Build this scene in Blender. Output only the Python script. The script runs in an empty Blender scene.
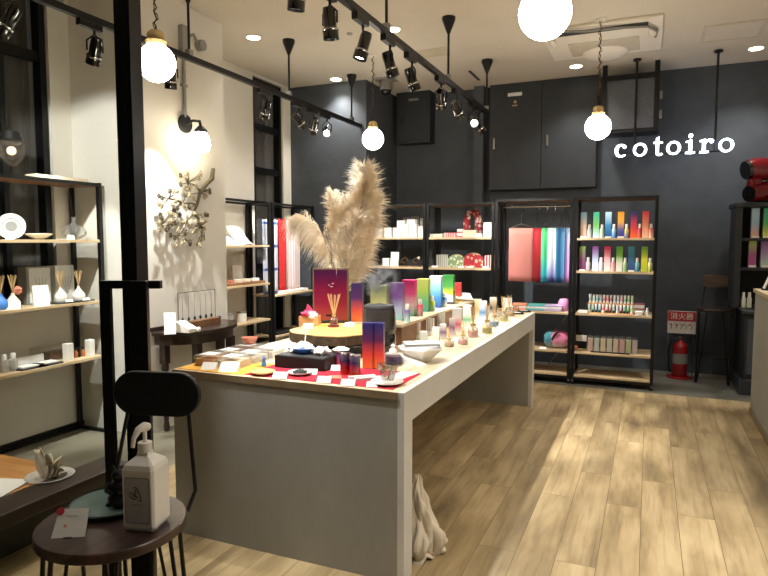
import bpy, bmesh, math, random
from mathutils import Vector, Matrix
PI=math.pi
R_=random.Random(7)
col=bpy.context.scene.collection
# ------------------------------------------------------------------ camera (calibrated from the photograph's vanishing points)
F=616.0; H=1.5
pitch=math.atan(47/F); yaw=math.atan(266*math.cos(pitch)/F)
cf=Vector((-math.sin(yaw)*math.cos(pitch),math.cos(yaw)*math.cos(pitch),-math.sin(pitch)))
cr=Vector((math.cos(yaw),math.sin(yaw),0)); cu=cr.cross(cf)
CAM=Vector((0,0,H))
def ray(x,y): return cf*F+cr*(x-384)-cu*(y-288)
def onZ(x,y,z): d=ray(x,y); return CAM+d*((z-H)/d.z)
def onY(x,y,Y): d=ray(x,y); return CAM+d*(Y/d.y)
def onX(x,y,X): d=ray(x,y); return CAM+d*(X/d.x)
def scl(p): return (Vector(p)-CAM).dot(cf)/F      # metres per pixel at a point
cd=bpy.data.cameras.new('camera'); cam=bpy.data.objects.new('camera',cd); col.objects.link(cam)
cam.location=CAM; cd.sensor_width=36; cd.lens=36*F/768; cd.clip_start=.05
cam.rotation_euler=Matrix((cr,cu,-cf)).transposed().to_euler()
bpy.context.scene.camera=cam
vs=bpy.context.scene.view_settings
vs.view_transform='Standard'; vs.look='None'; vs.gamma=1; vs.use_curve_mapping=False; vs.exposure=0.0
# ------------------------------------------------------------------ materials
def lin(h):
    h=h.lstrip('#'); o=[]
    for i in (0,2,4):
        v=int(h[i:i+2],16)/255; o.append(v/12.92 if v<=.04045 else ((v+.055)/1.055)**2.4)
    return (*o,1)
def newmat(n):
    m=bpy.data.materials.new(n); m.use_nodes=True; nt=m.node_tree
    return m,nt,nt.nodes['Principled BSDF']
def mat(n,h,rough=.6,metal=0,var=.06,scale=12,bump=0,spec=.5,em=None,es=0,alpha=1,trans=0,coat=0):
    m,nt,b=newmat(n); N=nt.nodes; L=nt.links
    c=lin(h)
    if var>0:
        tc=N.new('ShaderNodeTexCoord'); nz=N.new('ShaderNodeTexNoise'); nz.inputs['Scale'].default_value=scale; nz.inputs['Detail'].default_value=5
        L.new(tc.outputs['Object'],nz.inputs['Vector'])
        rp=N.new('ShaderNodeValToRGB'); rp.color_ramp.elements[0].position=.3; rp.color_ramp.elements[1].position=.7
        rp.color_ramp.elements[0].color=tuple(max(0,v*(1-var*2)) for v in c[:3])+(1,)
        rp.color_ramp.elements[1].color=tuple(min(1,v*(1+var*2)) for v in c[:3])+(1,)
        L.new(nz.outputs['Fac'],rp.inputs[0]); L.new(rp.outputs[0],b.inputs['Base Color'])
        if bump:
            bp=N.new('ShaderNodeBump'); bp.inputs['Strength'].default_value=bump; bp.inputs['Distance'].default_value=.01
            L.new(nz.outputs['Fac'],bp.inputs['Height']); L.new(bp.outputs[0],b.inputs['Normal'])
    else: b.inputs['Base Color'].default_value=c
    b.inputs['Roughness'].default_value=rough; b.inputs['Metallic'].default_value=metal
    b.inputs['Specular IOR Level'].default_value=spec
    if em: b.inputs['Emission Color'].default_value=lin(em); b.inputs['Emission Strength'].default_value=es
    if alpha<1: b.inputs['Alpha'].default_value=alpha
    if trans: b.inputs['Transmission Weight'].default_value=trans
    if coat: b.inputs['Coat Weight'].default_value=coat
    return m
_g={}
def grad(*hs,rough=.45,fleck=True):
    k=(hs,rough)
    if k in _g: return _g[k]
    m,nt,b=newmat('fade_'+'_'.join(x.strip('#') for x in hs)); N=nt.nodes; L=nt.links
    tc=N.new('ShaderNodeTexCoord'); sp=N.new('ShaderNodeSeparateXYZ'); rp=N.new('ShaderNodeValToRGB')
    nz=N.new('ShaderNodeTexNoise'); nz.inputs['Scale'].default_value=9; ad=N.new('ShaderNodeMath'); ad.operation='MULTIPLY_ADD'; ad.inputs[1].default_value=.12
    L.new(tc.outputs['Generated'],sp.inputs[0]); L.new(tc.outputs['Generated'],nz.inputs['Vector'])
    L.new(nz.outputs['Fac'],ad.inputs[0]); L.new(sp.outputs['Z'],ad.inputs[2]); L.new(ad.outputs[0],rp.inputs[0])
    cr_=rp.color_ramp; n=len(hs)
    cr_.elements[0].position=.08; cr_.elements[0].color=lin(hs[0]); cr_.elements[1].position=.98; cr_.elements[1].color=lin(hs[-1])
    for i in range(1,n-1):
        e=cr_.elements.new(.08+.9*i/(n-1)); e.color=lin(hs[i])
    L.new(rp.outputs[0],b.inputs['Base Color']); b.inputs['Roughness'].default_value=rough
    _g[k]=m; return m
def emis(n,h,s):
    m,nt,b=newmat(n); b.inputs['Base Color'].default_value=lin(h); b.inputs['Emission Color'].default_value=lin(h); b.inputs['Emission Strength'].default_value=s; return m
def clear(n,tint='#ffffff',refl=.12,opac=.0,rough=.03):
    # thin clear sheet: see-through with a glossy surface
    m=bpy.data.materials.new(n); m.use_nodes=True; nt=m.node_tree; N=nt.nodes; L=nt.links
    for x in list(N): N.remove(x)
    o=N.new('ShaderNodeOutputMaterial'); t=N.new('ShaderNodeBsdfTransparent'); g=N.new('ShaderNodeBsdfGlossy'); fr=N.new('ShaderNodeLayerWeight'); fr.inputs['Blend'].default_value=refl; ml=N.new('ShaderNodeMath'); ml.operation='MULTIPLY'; ml.inputs[1].default_value=.55; L.new(fr.outputs['Fresnel'],ml.inputs[0])
    t.inputs[0].default_value=lin(tint); g.inputs['Roughness'].default_value=rough
    mx=N.new('ShaderNodeMixShader'); L.new(ml.outputs[0],mx.inputs[0]); L.new(t.outputs[0],mx.inputs[1]); L.new(g.outputs[0],mx.inputs[2])
    if opac:
        d=N.new('ShaderNodeBsdfDiffuse'); d.inputs[0].default_value=lin('#e8e6e0'); m2=N.new('ShaderNodeMixShader'); m2.inputs[0].default_value=opac
        L.new(mx.outputs[0],m2.inputs[1]); L.new(d.outputs[0],m2.inputs[2]); L.new(m2.outputs[0],o.inputs[0])
    else: L.new(mx.outputs[0],o.inputs[0])
    return m
def wood(n,c0,c1,axis='Y',rough=.45,sc=1.0,coat=0):
    m,nt,b=newmat(n); N=nt.nodes; L=nt.links
    tc=N.new('ShaderNodeTexCoord'); mp=N.new('ShaderNodeMapping'); s={'X':(1.2,14,14),'Y':(14,1.2,14),'Z':(14,14,1.2)}[axis]
    mp.inputs['Scale'].default_value=tuple(v*sc for v in s); nz=N.new('ShaderNodeTexNoise'); nz.inputs['Scale'].default_value=1.6; nz.inputs['Detail'].default_value=8; nz.inputs['Distortion'].default_value=.6
    rp=N.new('ShaderNodeValToRGB'); rp.color_ramp.elements[0].position=.32; rp.color_ramp.elements[1].position=.68
    rp.color_ramp.elements[0].color=lin(c0); rp.color_ramp.elements[1].color=lin(c1)
    L.new(tc.outputs['Object'],mp.inputs[0]); L.new(mp.outputs[0],nz.inputs['Vector']); L.new(nz.outputs['Fac'],rp.inputs[0]); L.new(rp.outputs[0],b.inputs['Base Color'])
    b.inputs['Roughness'].default_value=rough; b.inputs['Coat Weight'].default_value=coat
    return m
def planks():
    m,nt,b=newmat('oak_planks'); N=nt.nodes; L=nt.links
    tc=N.new('ShaderNodeTexCoord'); mp=N.new('ShaderNodeMapping'); mp.inputs['Rotation'].default_value=(0,0,PI/2)
    L.new(tc.outputs['Object'],mp.inputs[0])
    br=N.new('ShaderNodeTexBrick'); br.inputs['Scale'].default_value=1; br.inputs['Brick Width'].default_value=1.22; br.inputs['Row Height'].default_value=.184
    br.inputs['Mortar Size'].default_value=.0016; br.inputs['Mortar Smooth'].default_value=.3; br.offset=.37; br.inputs['Bias'].default_value=0
    br.inputs['Color1'].default_value=(0,0,0,1); br.inputs['Color2'].default_value=(1,1,1,1); br.inputs['Mortar'].default_value=(.5,.5,.5,1)
    L.new(mp.outputs[0],br.inputs['Vector'])
    # per-plank offset for the grain
    cmb=N.new('ShaderNodeVectorMath'); cmb.operation='MULTIPLY_ADD'; cmb.inputs[1].default_value=(7,3,5)
    L.new(br.outputs['Color'],cmb.inputs[0]); L.new(tc.outputs['Object'],cmb.inputs[2])
    m2=N.new('ShaderNodeMapping'); m2.inputs['Scale'].default_value=(4.2,.9,1); L.new(cmb.outputs[0],m2.inputs[0])
    nz=N.new('ShaderNodeTexNoise'); nz.inputs['Scale'].default_value=1.5; nz.inputs['Detail'].default_value=9; nz.inputs['Roughness'].default_value=.55; nz.inputs['Distortion'].default_value=.25
    L.new(m2.outputs[0],nz.inputs['Vector'])
    rp=N.new('ShaderNodeValToRGB'); e=rp.color_ramp.elements; e[0].position=.25; e[0].color=lin('#75654c'); e[1].position=.75; e[1].color=lin('#cbb88f')
    x=e.new(.42); x.color=lin('#9a8661'); x=e.new(.56); x.color=lin('#b29d76')
    L.new(nz.outputs['Fac'],rp.inputs[0])
    m3=N.new('ShaderNodeMapping'); m3.inputs['Scale'].default_value=(26,1.6,1); L.new(cmb.outputs[0],m3.inputs[0])
    n2=N.new('ShaderNodeTexNoise'); n2.inputs['Scale'].default_value=1.5; n2.inputs['Detail'].default_value=6; L.new(m3.outputs[0],n2.inputs['Vector'])
    r2=N.new('ShaderNodeValToRGB'); r2.color_ramp.elements[0].position=.30; r2.color_ramp.elements[1].position=.50; r2.color_ramp.elements[0].color=(.42,.36,.28,1); r2.color_ramp.elements[1].color=(1,1,1,1)
    L.new(n2.outputs['Fac'],r2.inputs[0])
    mu=N.new('ShaderNodeMixRGB'); mu.blend_type='MULTIPLY'; mu.inputs[0].default_value=.38; L.new(rp.outputs[0],mu.inputs[1]); L.new(r2.outputs[0],mu.inputs[2])
    tone=N.new('ShaderNodeMapRange'); tone.inputs[3].default_value=.84; tone.inputs[4].default_value=1.12; L.new(br.outputs['Color'],tone.inputs[0])
    m4=N.new('ShaderNodeVectorMath'); m4.operation='SCALE'; L.new(mu.outputs[0],m4.inputs[0]); L.new(tone.outputs[0],m4.inputs['Scale'])
    dk=N.new('ShaderNodeMixRGB'); dk.inputs[2].default_value=lin('#5d4a30'); L.new(br.outputs['Fac'],dk.inputs[0]); L.new(m4.outputs[0],dk.inputs[1])
    L.new(dk.outputs[0],b.inputs['Base Color'])
    b.inputs['Roughness'].default_value=.38; b.inputs['Specular IOR Level'].default_value=.45
    bp=N.new('ShaderNodeBump'); bp.inputs['Strength'].default_value=.12; bp.inputs['Distance'].default_value=.004; L.new(n2.outputs['Fac'],bp.inputs['Height']); L.new(bp.outputs[0],b.inputs['Normal'])
    return m
def plaster(n,h,var=.04,rough=.9,sc=3,stretch=1,bump=.08):
    m,nt,b=newmat(n); N=nt.nodes; L=nt.links; c=lin(h)
    tc=N.new('ShaderNodeTexCoord'); mp=N.new('ShaderNodeMapping'); mp.inputs['Scale'].default_value=(1,1,stretch)
    nz=N.new('ShaderNodeTexNoise'); nz.inputs['Scale'].default_value=sc; nz.inputs['Detail'].default_value=8; nz.inputs['Roughness'].default_value=.65
    L.new(tc.outputs['Object'],mp.inputs[0]); L.new(mp.outputs[0],nz.inputs['Vector'])
    rp=N.new('ShaderNodeValToRGB'); rp.color_ramp.elements[0].position=.3; rp.color_ramp.elements[1].position=.7
    rp.color_ramp.elements[0].color=tuple(v*(1-var*2.5) for v in c[:3])+(1,); rp.color_ramp.elements[1].color=tuple(v*(1+var*2.5) for v in c[:3])+(1,)
    L.new(nz.outputs['Fac'],rp.inputs[0]); L.new(rp.outputs[0],b.inputs['Base Color']); b.inputs['Roughness'].default_value=rough
    bp=N.new('ShaderNodeBump'); bp.inputs['Strength'].default_value=bump; bp.inputs['Distance'].default_value=.01; L.new(nz.outputs['Fac'],bp.inputs['Height']); L.new(bp.outputs[0],b.inputs['Normal'])
    return m
def fluff(n,a,b_):
    m=bpy.data.materials.new(n); m.use_nodes=True; nt=m.node_tree; N=nt.nodes; L=nt.links
    for x in list(N): N.remove(x)
    o=N.new('ShaderNodeOutputMaterial'); d=N.new('ShaderNodeBsdfDiffuse'); t=N.new('ShaderNodeBsdfTranslucent'); mx=N.new('ShaderNodeMixShader'); mx.inputs[0].default_value=.5
    tc=N.new('ShaderNodeTexCoord'); nz=N.new('ShaderNodeTexNoise'); nz.inputs['Scale'].default_value=9; rp=N.new('ShaderNodeValToRGB'); rp.color_ramp.elements[0].position=.35; rp.color_ramp.elements[1].position=.65
    rp.color_ramp.elements[0].color=lin(a); rp.color_ramp.elements[1].color=lin(b_); L.new(tc.outputs['Object'],nz.inputs['Vector']); L.new(nz.outputs['Fac'],rp.inputs[0])
    L.new(rp.outputs[0],d.inputs[0]); L.new(rp.outputs[0],t.inputs[0]); L.new(d.outputs[0],mx.inputs[1]); L.new(t.outputs[0],mx.inputs[2]); L.new(mx.outputs[0],o.inputs[0]); return m
M=dict(
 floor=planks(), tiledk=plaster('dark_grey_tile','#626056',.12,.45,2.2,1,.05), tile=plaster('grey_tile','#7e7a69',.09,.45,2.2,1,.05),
 ceil=plaster('ceiling_paint','#d6cfc1',.01,.95,2), beige=plaster('cream_wall','#e3e0d6',.012,.9,2),
 charcoal=plaster('charcoal_plaster','#474d54',.07,.75,4.5), chardoor=plaster('charcoal_door','#272c31',.07,.55,6,.4,.03),
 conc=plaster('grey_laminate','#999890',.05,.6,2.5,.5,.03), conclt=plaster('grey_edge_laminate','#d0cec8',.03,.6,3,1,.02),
 black=mat('black_steel','#141414',.38,.3,.05,20), blackm=mat('matt_black','#0d0d0d',.6,0,.0), gloss=mat('gloss_black','#0a0a0a',.15,0,0,coat=.5),
 frame=mat('door_frame_black','#101214',.35,.4,.04,9), chrome=mat('chrome','#c8c8c8',.15,1,0), steel=mat('brushed_steel','#9a9a98',.35,1,.04,30),
 board=wood('pale_board','#b79d78','#d8c29c','X'), boardY=wood('pale_board_long','#b79d78','#d8c29c','Y'), top=wood('table_oak','#c0ab88','#e0d0b2','Y',.4),
 edge=mat('table_edge','#87755a',.5,0,.08,16), dkwood=wood('dark_stained_wood','#1d1412','#382822','X',.3,1,.3), seatw=wood('stool_walnut','#251815','#4a3129','Y',.35,1.3,.2),
 sillw=wood('dark_sill_wood','#261c18','#3c2e27','Y',.4), platw=wood('amber_board','#b67f45','#d39c60','X',.5), brown2=wood('dull_brown_wood','#4a3b30','#6a5646','X',.5), brown=wood('warm_brown_wood','#6d4c31','#8e6844','X',.5),
 slab=wood('live_edge_wood','#a8834a','#c9a466','X',.5), bark=mat('bark','#4a3924',.9,0,.2,30,.5), panel=plaster('mottled_panel','#2b2a22',.3,.5,9),
 white=mat('white_card','#f1efe9',.7,0,.015,20), whitep=mat('white_plastic','#e9e7e2',.4,0,.01), porcelain=mat('white_porcelain','#f0eee8',.18,0,.01), cream=mat('cream_paper','#e9dcc4',.8,0,.04),
 red=mat('red_felt','#b32138',.9,0,.05,60), yellow=mat('yellow_cloth','#e0a63e',.9,0,.05,60), pink=mat('pink_tissue','#e2577f',.8,0,.06,8), kraft=mat('kraft_box','#d9a56f',.8,0,.05,20),
 gold=mat('old_gold','#635a45',.5,.35,.15,40), orn=mat('pale_antique_metal','#b9ae90',.5,.25,.1,40), clipm=mat('clip_grey','#8d8a80',.5,.2,0), brass=mat('pale_brass','#c9ad78',.35,.5,.05), grey=mat('mid_grey','#8a8a86',.6,0,.04), dgrey=mat('dark_grey','#3a3b3c',.6,0,.04),
 clear=clear('clear_acrylic','#fafaf8',.12,.06), glass=clear('door_glass','#eef0ee',.04), frost=clear('frosted','#f3f1ec',.15,.38),case=clear('case_plastic','#f3f1ec',.2,.14), cglass=clear('vessel_glass','#eceae6',.35,.03),
 globe=emis('globe_glow','#fff4e2',34), down=emis('downlight_glow','#fff3df',20), lens=emis('spot_lens','#fff6ea',30), signl=emis('sign_glow','#dfeaff',7), wlamp=emis('wall_lamp_glow','#fff0d0',24),
 redg=mat('red_enamel','#74101a',.18,0,.06,6,coat=.6), exred=mat('extinguisher_red','#8a1219',.3,0,.03,coat=.4), terra=mat('terracotta','#d98c70',.7,0,.05),
 crate=mat('conduit_grey','#9a9a96',.45,.3,.03), acw=mat('ac_cream','#ebe5d8',.6,0,.01), acg=mat('ac_grille','#cdc5b2',.7,0,.03), blue=mat('mid_blue','#3f79c9',.5,0,.05), dark=mat('night_brown','#0f0d0b',.7,0,0),
 bag=mat('cream_canvas','#d9cdb6',.9,0,.06,10,.3), grdl=mat('mesh_grey','#54565a',.8,0,.1,90), tealp=mat('celadon_plate','#56706a',.3,0,.08,14), bronze=mat('dark_bronze','#23201d',.4,.5,.3,30,.6),
 label=mat('grey_label','#b6bac2',.5,0,.02), ink=mat('ink_black','#1a1a1c',.6,0,0), sredw=mat('sign_red','#b5293b',.5,0,.03), stick=mat('reed_sticks','#d9b57e',.7,0,.08), smoke=mat('smoked_plastic','#383432',.25,0,.06,9,alpha=.93),
 pale_a=mat('pale_amber','#d8b890',.2,0,.03), pale_p=mat('pale_rose','#e0a8a8',.2,0,.03), pale_y=mat('pale_lemon','#dccf90',.2,0,.03), pale_b=mat('pale_azure','#8aa4c4',.2,0,.03), amber=mat('amber','#b0683a',.4,0,.1), curtain=mat('dark_curtain','#1b1713',.9,0,.3,5), sheet=mat('pale_sheet','#dfe0dd',.6,0,.03), pamp=fluff('pampas_straw','#fcf6ea','#f2e6cf'), pstem=mat('pampas_stem','#a98a5c',.9,0,.1),
)
# ------------------------------------------------------------------ mesh helpers
def wm(o):
    m=Matrix.Identity(4)
    while o is not None: m=Matrix.LocRotScale(o.location,o.rotation_euler,o.scale)@m; o=o.parent
    return m
class MB:
    def __init__(s): s.b=bmesh.new()
    def box(s,c,d,rot=None):
        m=Matrix.Translation(Vector(c))
        if rot is not None: m=m@(Matrix.Rotation(rot,4,'Z') if isinstance(rot,(int,float)) else rot.to_4x4())
        bmesh.ops.create_cube(s.b,size=1,matrix=m@Matrix.Diagonal((d[0],d[1],d[2],1))); return s
    def bb(s,x0,x1,y0,y1,z0,z1): return s.box(((x0+x1)/2,(y0+y1)/2,(z0+z1)/2),(abs(x1-x0),abs(y1-y0),abs(z1-z0)))
    def cyl(s,p0,p1,r0,r1=None,n=16,cap=True):
        p0=Vector(p0);p1=Vector(p1); r1=r0 if r1 is None else r1; d=p1-p0
        q=Vector((0,0,1)).rotation_difference(d.normalized()) if d.length>1e-9 else Matrix.Identity(3).to_quaternion()
        bmesh.ops.create_cone(s.b,cap_ends=cap,segments=n,radius1=r0,radius2=r1,depth=d.length,matrix=Matrix.Translation((p0+p1)/2)@q.to_matrix().to_4x4()); return s
    def sph(s,c,r,n=16,sc=(1,1,1),rot=None):
        m=Matrix.Translation(Vector(c))
        if rot is not None: m=m@rot.to_4x4()
        bmesh.ops.create_uvsphere(s.b,u_segments=n,v_segments=max(6,n//2),radius=r,matrix=m@Matrix.Diagonal((*sc,1))); return s
    def tube(s,pts,r,n=8):
        pts=[Vector(p) for p in pts]; rs=r if isinstance(r,(list,tuple)) else [r]*len(pts)
        rings=[]; ref=Vector((0.3,0.2,1)).normalized()
        for i,p in enumerate(pts):
            t=(pts[min(i+1,len(pts)-1)]-pts[max(i-1,0)]).normalized()
            if abs(t.dot(ref))>.95: ref=Vector((1,0.1,0)).normalized()
            a=t.cross(ref).normalized(); b=t.cross(a); ref=(ref-t*ref.dot(t)).normalized()
            rings.append([s.b.verts.new(p+(a*math.cos(2*PI*k/n)+b*math.sin(2*PI*k/n))*rs[i]) for k in range(n)])
        for i in range(len(rings)-1):
            for k in range(n): s.b.faces.new((rings[i][k],rings[i][(k+1)%n],rings[i+1][(k+1)%n],rings[i+1][k]))
        s.b.faces.new(rings[0][::-1]); s.b.faces.new(rings[-1]); return s
    def lathe(s,prof,c,n=24,axis=None):
        c=Vector(c); rot=Matrix.Identity(3) if axis is None else Vector((0,0,1)).rotation_difference(Vector(axis).normalized()).to_matrix()
        rings=[]
        for r,z in prof:
            if r<1e-6: rings.append([s.b.verts.new(c+rot@Vector((0,0,z)))])
            else: rings.append([s.b.verts.new(c+rot@Vector((r*math.cos(2*PI*k/n),r*math.sin(2*PI*k/n),z))) for k in range(n)])
        for a,b in zip(rings,rings[1:]):
            for k in range(n):
                k2=(k+1)%n
                if len(a)==1 and len(b)==1: continue
                if len(a)==1: s.b.faces.new((a[0],b[k2],b[k]))
                elif len(b)==1: s.b.faces.new((a[k],a[k2],b[0]))
                else: s.b.faces.new((a[k],a[k2],b[k2],b[k]))
        return s
    def prism(s,pts,thick,o,u,v):
        # outline pts (2-D) in plane (u,v) at o, extruded by vector thick
        o=Vector(o);u=Vector(u);v=Vector(v);t=Vector(thick)
        a=[s.b.verts.new(o+u*x+v*y) for x,y in pts]; b=[s.b.verts.new(w.co+t) for w in a]; n=len(a)
        s.b.faces.new(a[::-1]); s.b.faces.new(b)
        for i in range(n): s.b.faces.new((a[i],a[(i+1)%n],b[(i+1)%n],b[i]))
        return s
    def grid(s,fn,nu,nv,thick=None):
        V=[[s.b.verts.new(Vector(fn(i/nu,j/nv))) for j in range(nv+1)] for i in range(nu+1)]
        for i in range(nu):
            for j in range(nv): s.b.faces.new((V[i][j],V[i+1][j],V[i+1][j+1],V[i][j+1]))
        return s
    def build(s,name,m,parent=None,smooth=False,bevel=0,solid=0,kind=None,label=None):
        if parent is not None: s.b.transform(wm(parent).inverted())
        bmesh.ops.recalc_face_normals(s.b,faces=s.b.faces)
        me=bpy.data.meshes.new(name); s.b.to_mesh(me); s.b.free()
        if smooth:
            for p in me.polygons: p.use_smooth=True
        o=bpy.data.objects.new(name,me); col.objects.link(o); me.materials.append(M[m] if isinstance(m,str) else m)
        if parent is not None: o.parent=parent
        if smooth: 
            md=o.modifiers.new('edges','EDGE_SPLIT'); md.split_angle=math.radians(40)
        if solid: md=o.modifiers.new('solid','SOLIDIFY'); md.thickness=solid; md.offset=0
        if bevel: md=o.modifiers.new('bevel','BEVEL'); md.width=bevel; md.segments=2; md.limit_method='ANGLE'
        if kind: o['kind']=kind
        if label: o['label']=label
        return o
def tag(o,label,cat,group=None):
    o['label']=label; o['category']=cat
    if group: o['group']=group
    return o
def thing(name,label,cat,loc=(0,0,0),group=None,rot=0):
    o=bpy.data.objects.new(name,None); col.objects.link(o); o.location=loc; o.rotation_euler=(0,0,rot); o.empty_display_size=.05
    return tag(o,label,cat,group)
def kids(o): return [c for c in col.objects if c.parent==o]
def dup(o,loc=None,rot=None,label=None,mats=None,parent=None,group=None,scale=None):
    c=o.copy(); col.objects.link(c)
    if parent is not None: c.parent=parent
    if loc is not None: c.location=loc
    if rot is not None: c.rotation_euler=(0,0,rot)
    if scale is not None: c.scale=scale
    if label: c['label']=label
    if group: c['group']=group
    k=o.name.split('.')[0]
    if mats and k in mats and c.type=='MESH':
        c.material_slots[0].link='OBJECT'; c.material_slots[0].material=mats[k] if not isinstance(mats[k],str) else M[mats[k]]
    for ch in kids(o): dup(ch,mats=mats,parent=c)
    return c
def struct(o): o['kind']='structure'; return o
ORD=['first','second','third','fourth','fifth','sixth','seventh','eighth','ninth','tenth','eleventh','twelfth','thirteenth']
def text(body,size,name,m,parent,o,u,v,thick=.001,label=None,align='CENTER'):
    cu_=bpy.data.curves.new(name,'FONT'); cu_.body=body; cu_.size=size; cu_.align_x=align; cu_.extrude=thick
    t=bpy.data.objects.new(name,cu_); col.objects.link(t)
    me=bpy.data.meshes.new_from_object(t.evaluated_get(bpy.context.evaluated_depsgraph_get())); bpy.data.objects.remove(t)
    u=Vector(u).normalized(); v=Vector(v).normalized(); w=u.cross(v)
    mm=Matrix((u,v,w)).transposed().to_4x4(); mm.translation=Vector(o)
    me.transform(mm)
    if parent is not None: me.transform(wm(parent).inverted())
    me.materials.clear(); me.materials.append(M[m]); ob=bpy.data.objects.new(name,me); col.objects.link(ob); ob.parent=parent
    if label: ob['label']=label
    return ob
# ------------------------------------------------------------------ setting
CE=3.41; BW=7.75; LW=-4.2; PX=-3.53
def sbox(name,m,*a,bevel=0): return struct(MB().bb(*a).build(name,m,bevel=bevel))
sbox('floor','floor',-2.9,3,-1.5,6.55,-.06,0)
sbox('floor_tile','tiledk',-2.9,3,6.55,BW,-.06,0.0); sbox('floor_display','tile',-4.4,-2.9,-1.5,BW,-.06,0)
sbox('ceiling','ceil',-4.4,3,-1.5,BW+.1,CE,CE+.08)
# back wall and the boxed-out block at its left
sbox('wall_back','charcoal',-3.15,3,BW,BW+.1,0,CE)
sbox('wall_block','charcoal',-4.4,-3.15,6.78,BW+.1,0,CE)
sbox('wall_right','beige',2.6,2.7,-1.5,BW,0,CE)
sbox('wall_pillar','beige',LW,PX,3.55,4.58,0,CE)
# left wall in pieces around two openings
def wy(y0,y1,z0,z1): return (LW-.12,LW,y0,y1,z0,z1)
lw=MB()
for a in (wy(-1.5,3.37,0,.98),wy(-1.5,3.37,3.36,CE),wy(3.37,5.98,0,CE),wy(5.98,6.6,0,.3),wy(5.98,6.6,3.38,CE),wy(6.6,6.78,0,CE)): lw.bb(*a)
struct(lw.build('wall_left','beige'))
def window(n,y0,y1,z0,z1,mull,trans):
    w=struct(MB().bb(LW-.14,LW-.11,y0-.02,y1+.02,z0-.02,z1+.02).build('window_%d'%n,'clear'))
    f=MB(); t=.05
    for a in ((y0,y0+t,z0,z1),(y1-t,y1,z0,z1),(y0,y1,z0,z0+t),(y0,y1,z1-t,z1)): f.bb(LW-.10,LW-.02,*a)
    f.build('window_frame','frame',w)
    for y in mull: MB().bb(LW-.09,LW-.04,y-.02,y+.02,z0+t,z1-t).build('mullion','frame',w)
    for z in trans: MB().bb(LW-.09,LW-.03,y0+t,y1-t,z-.035,z+.035).build('transom_or_reflection','frame',w)
    # dark pleated curtain hung on the far side of the glass
    def cf_(u,v): y=y0-.1+(y1-y0+.2)*u; return (LW-.34+.03*math.sin(y*38)+.015*math.sin(y*17),y,z0-.1+(z1-z0+.2)*v)
    MB().grid(cf_,int((y1-y0)*60)+10,2).build('curtain','curtain',w,smooth=True)
window(1,-1.0,3.36,1.0,3.34,(.6,3.02),(2.87,)); window(2,5.99,6.59,.32,3.37,(),(2.83,2.33,1.2))  # first window's transom stands in for the lighting track reflected in the glass
# doors of dark cupboards high on the back wall, ducts
# duct pipe and shallow shaft
sbox('trim_1','charcoal',-2.06,-1.94,BW-.14,BW,0,CE)
# skirting in the window display
sbox('baseboard_left','black',LW,LW+.018,-1.5,3.55,0,.05)

# low panelled platform under the shop window and its rail
pl=thing('window_ledge','low dark wooden ledge with mottled panel below the glass at left','ledge',(-2.75,1.0,0))
MB().bb(-2.80,-2.775,-.6,2.55,.0,.19).build('panel','panel',pl)
MB().bb(-2.86,-2.66,-.6,2.55,.19,.26).build('rail','sillw',pl,bevel=.006)
dp=thing('display_platform','low amber wooden board platform inside the window display','platform',(-3.3,1.4,0))
MB().bb(-3.62,-2.875,-.4,2.36,.21,.25).build('board','platw',dp,bevel=.004)
for y in (.0,1.9):
    for x in (-3.55,-2.95): MB().bb(x-.03,x+.03,y-.03,y+.03,0,.21).build('leg','platw',dp)
# ------------------------------------------------------------------ glass door
dx,dy=-1.86,1.84
u=Vector((.225,-.975,0)).normalized()   # direction of the open leaf, towards the camera side
door=struct(bpy.data.objects.new('door_1',None)); col.objects.link(door); door.location=(dx,dy,0)
ang=math.atan2(u.y,u.x)
def dbox(name,m,s0,s1,t0,t1,z0,z1,par=door,bv=.002):
    c=Vector((dx,dy,0))+u*((s0+s1)/2)+Vector((-u.y,u.x,0))*((t0+t1)/2)+Vector((0,0,(z0+z1)/2))
    return MB().box(c,(abs(s1-s0),abs(t1-t0),z1-z0),ang).build(name,m,par,bevel=bv)
dbox('stile','frame',-.04,.04,-.033,.033,.02,3.2)
dbox('top_rail','frame',.05,.95,-.03,.03,3.1,3.2)
dbox('bottom_rail','frame',.05,.95,-.03,.03,.02,.12)
dbox('stile','frame',.95,1.03,-.03,.03,.02,3.2)
dbox('glass_pane','glass',.05,.95,-.004,.004,.12,3.1,bv=0)
hd=MB()
cx=cr; q=math.atan2(cr.y,cr.x)
b0=onZ(0,0,0)
def along(px,k): d=ray(px,241); return CAM+d/F*k
A=along(99,2.33); B=along(160,2.33)
yd=math.atan2((B-A).y,(B-A).x)
mid=(A+B)/2; hz=1.335
MB().box((mid.x,mid.y,hz),((B-A).length,.03,.03),yd).build('handle_bracket','frame',door,bevel=.002)
p=along(104,2.34); MB().box((p.x,p.y,.70),(.040,.03,1.3),yd).build('pull_bar','frame',door,bevel=.003)
p=along(137,2.30); MB().box((p.x,p.y,.70),(.070,.03,1.3),yd).build('pull_bar','frame',door,bevel=.003)
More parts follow.
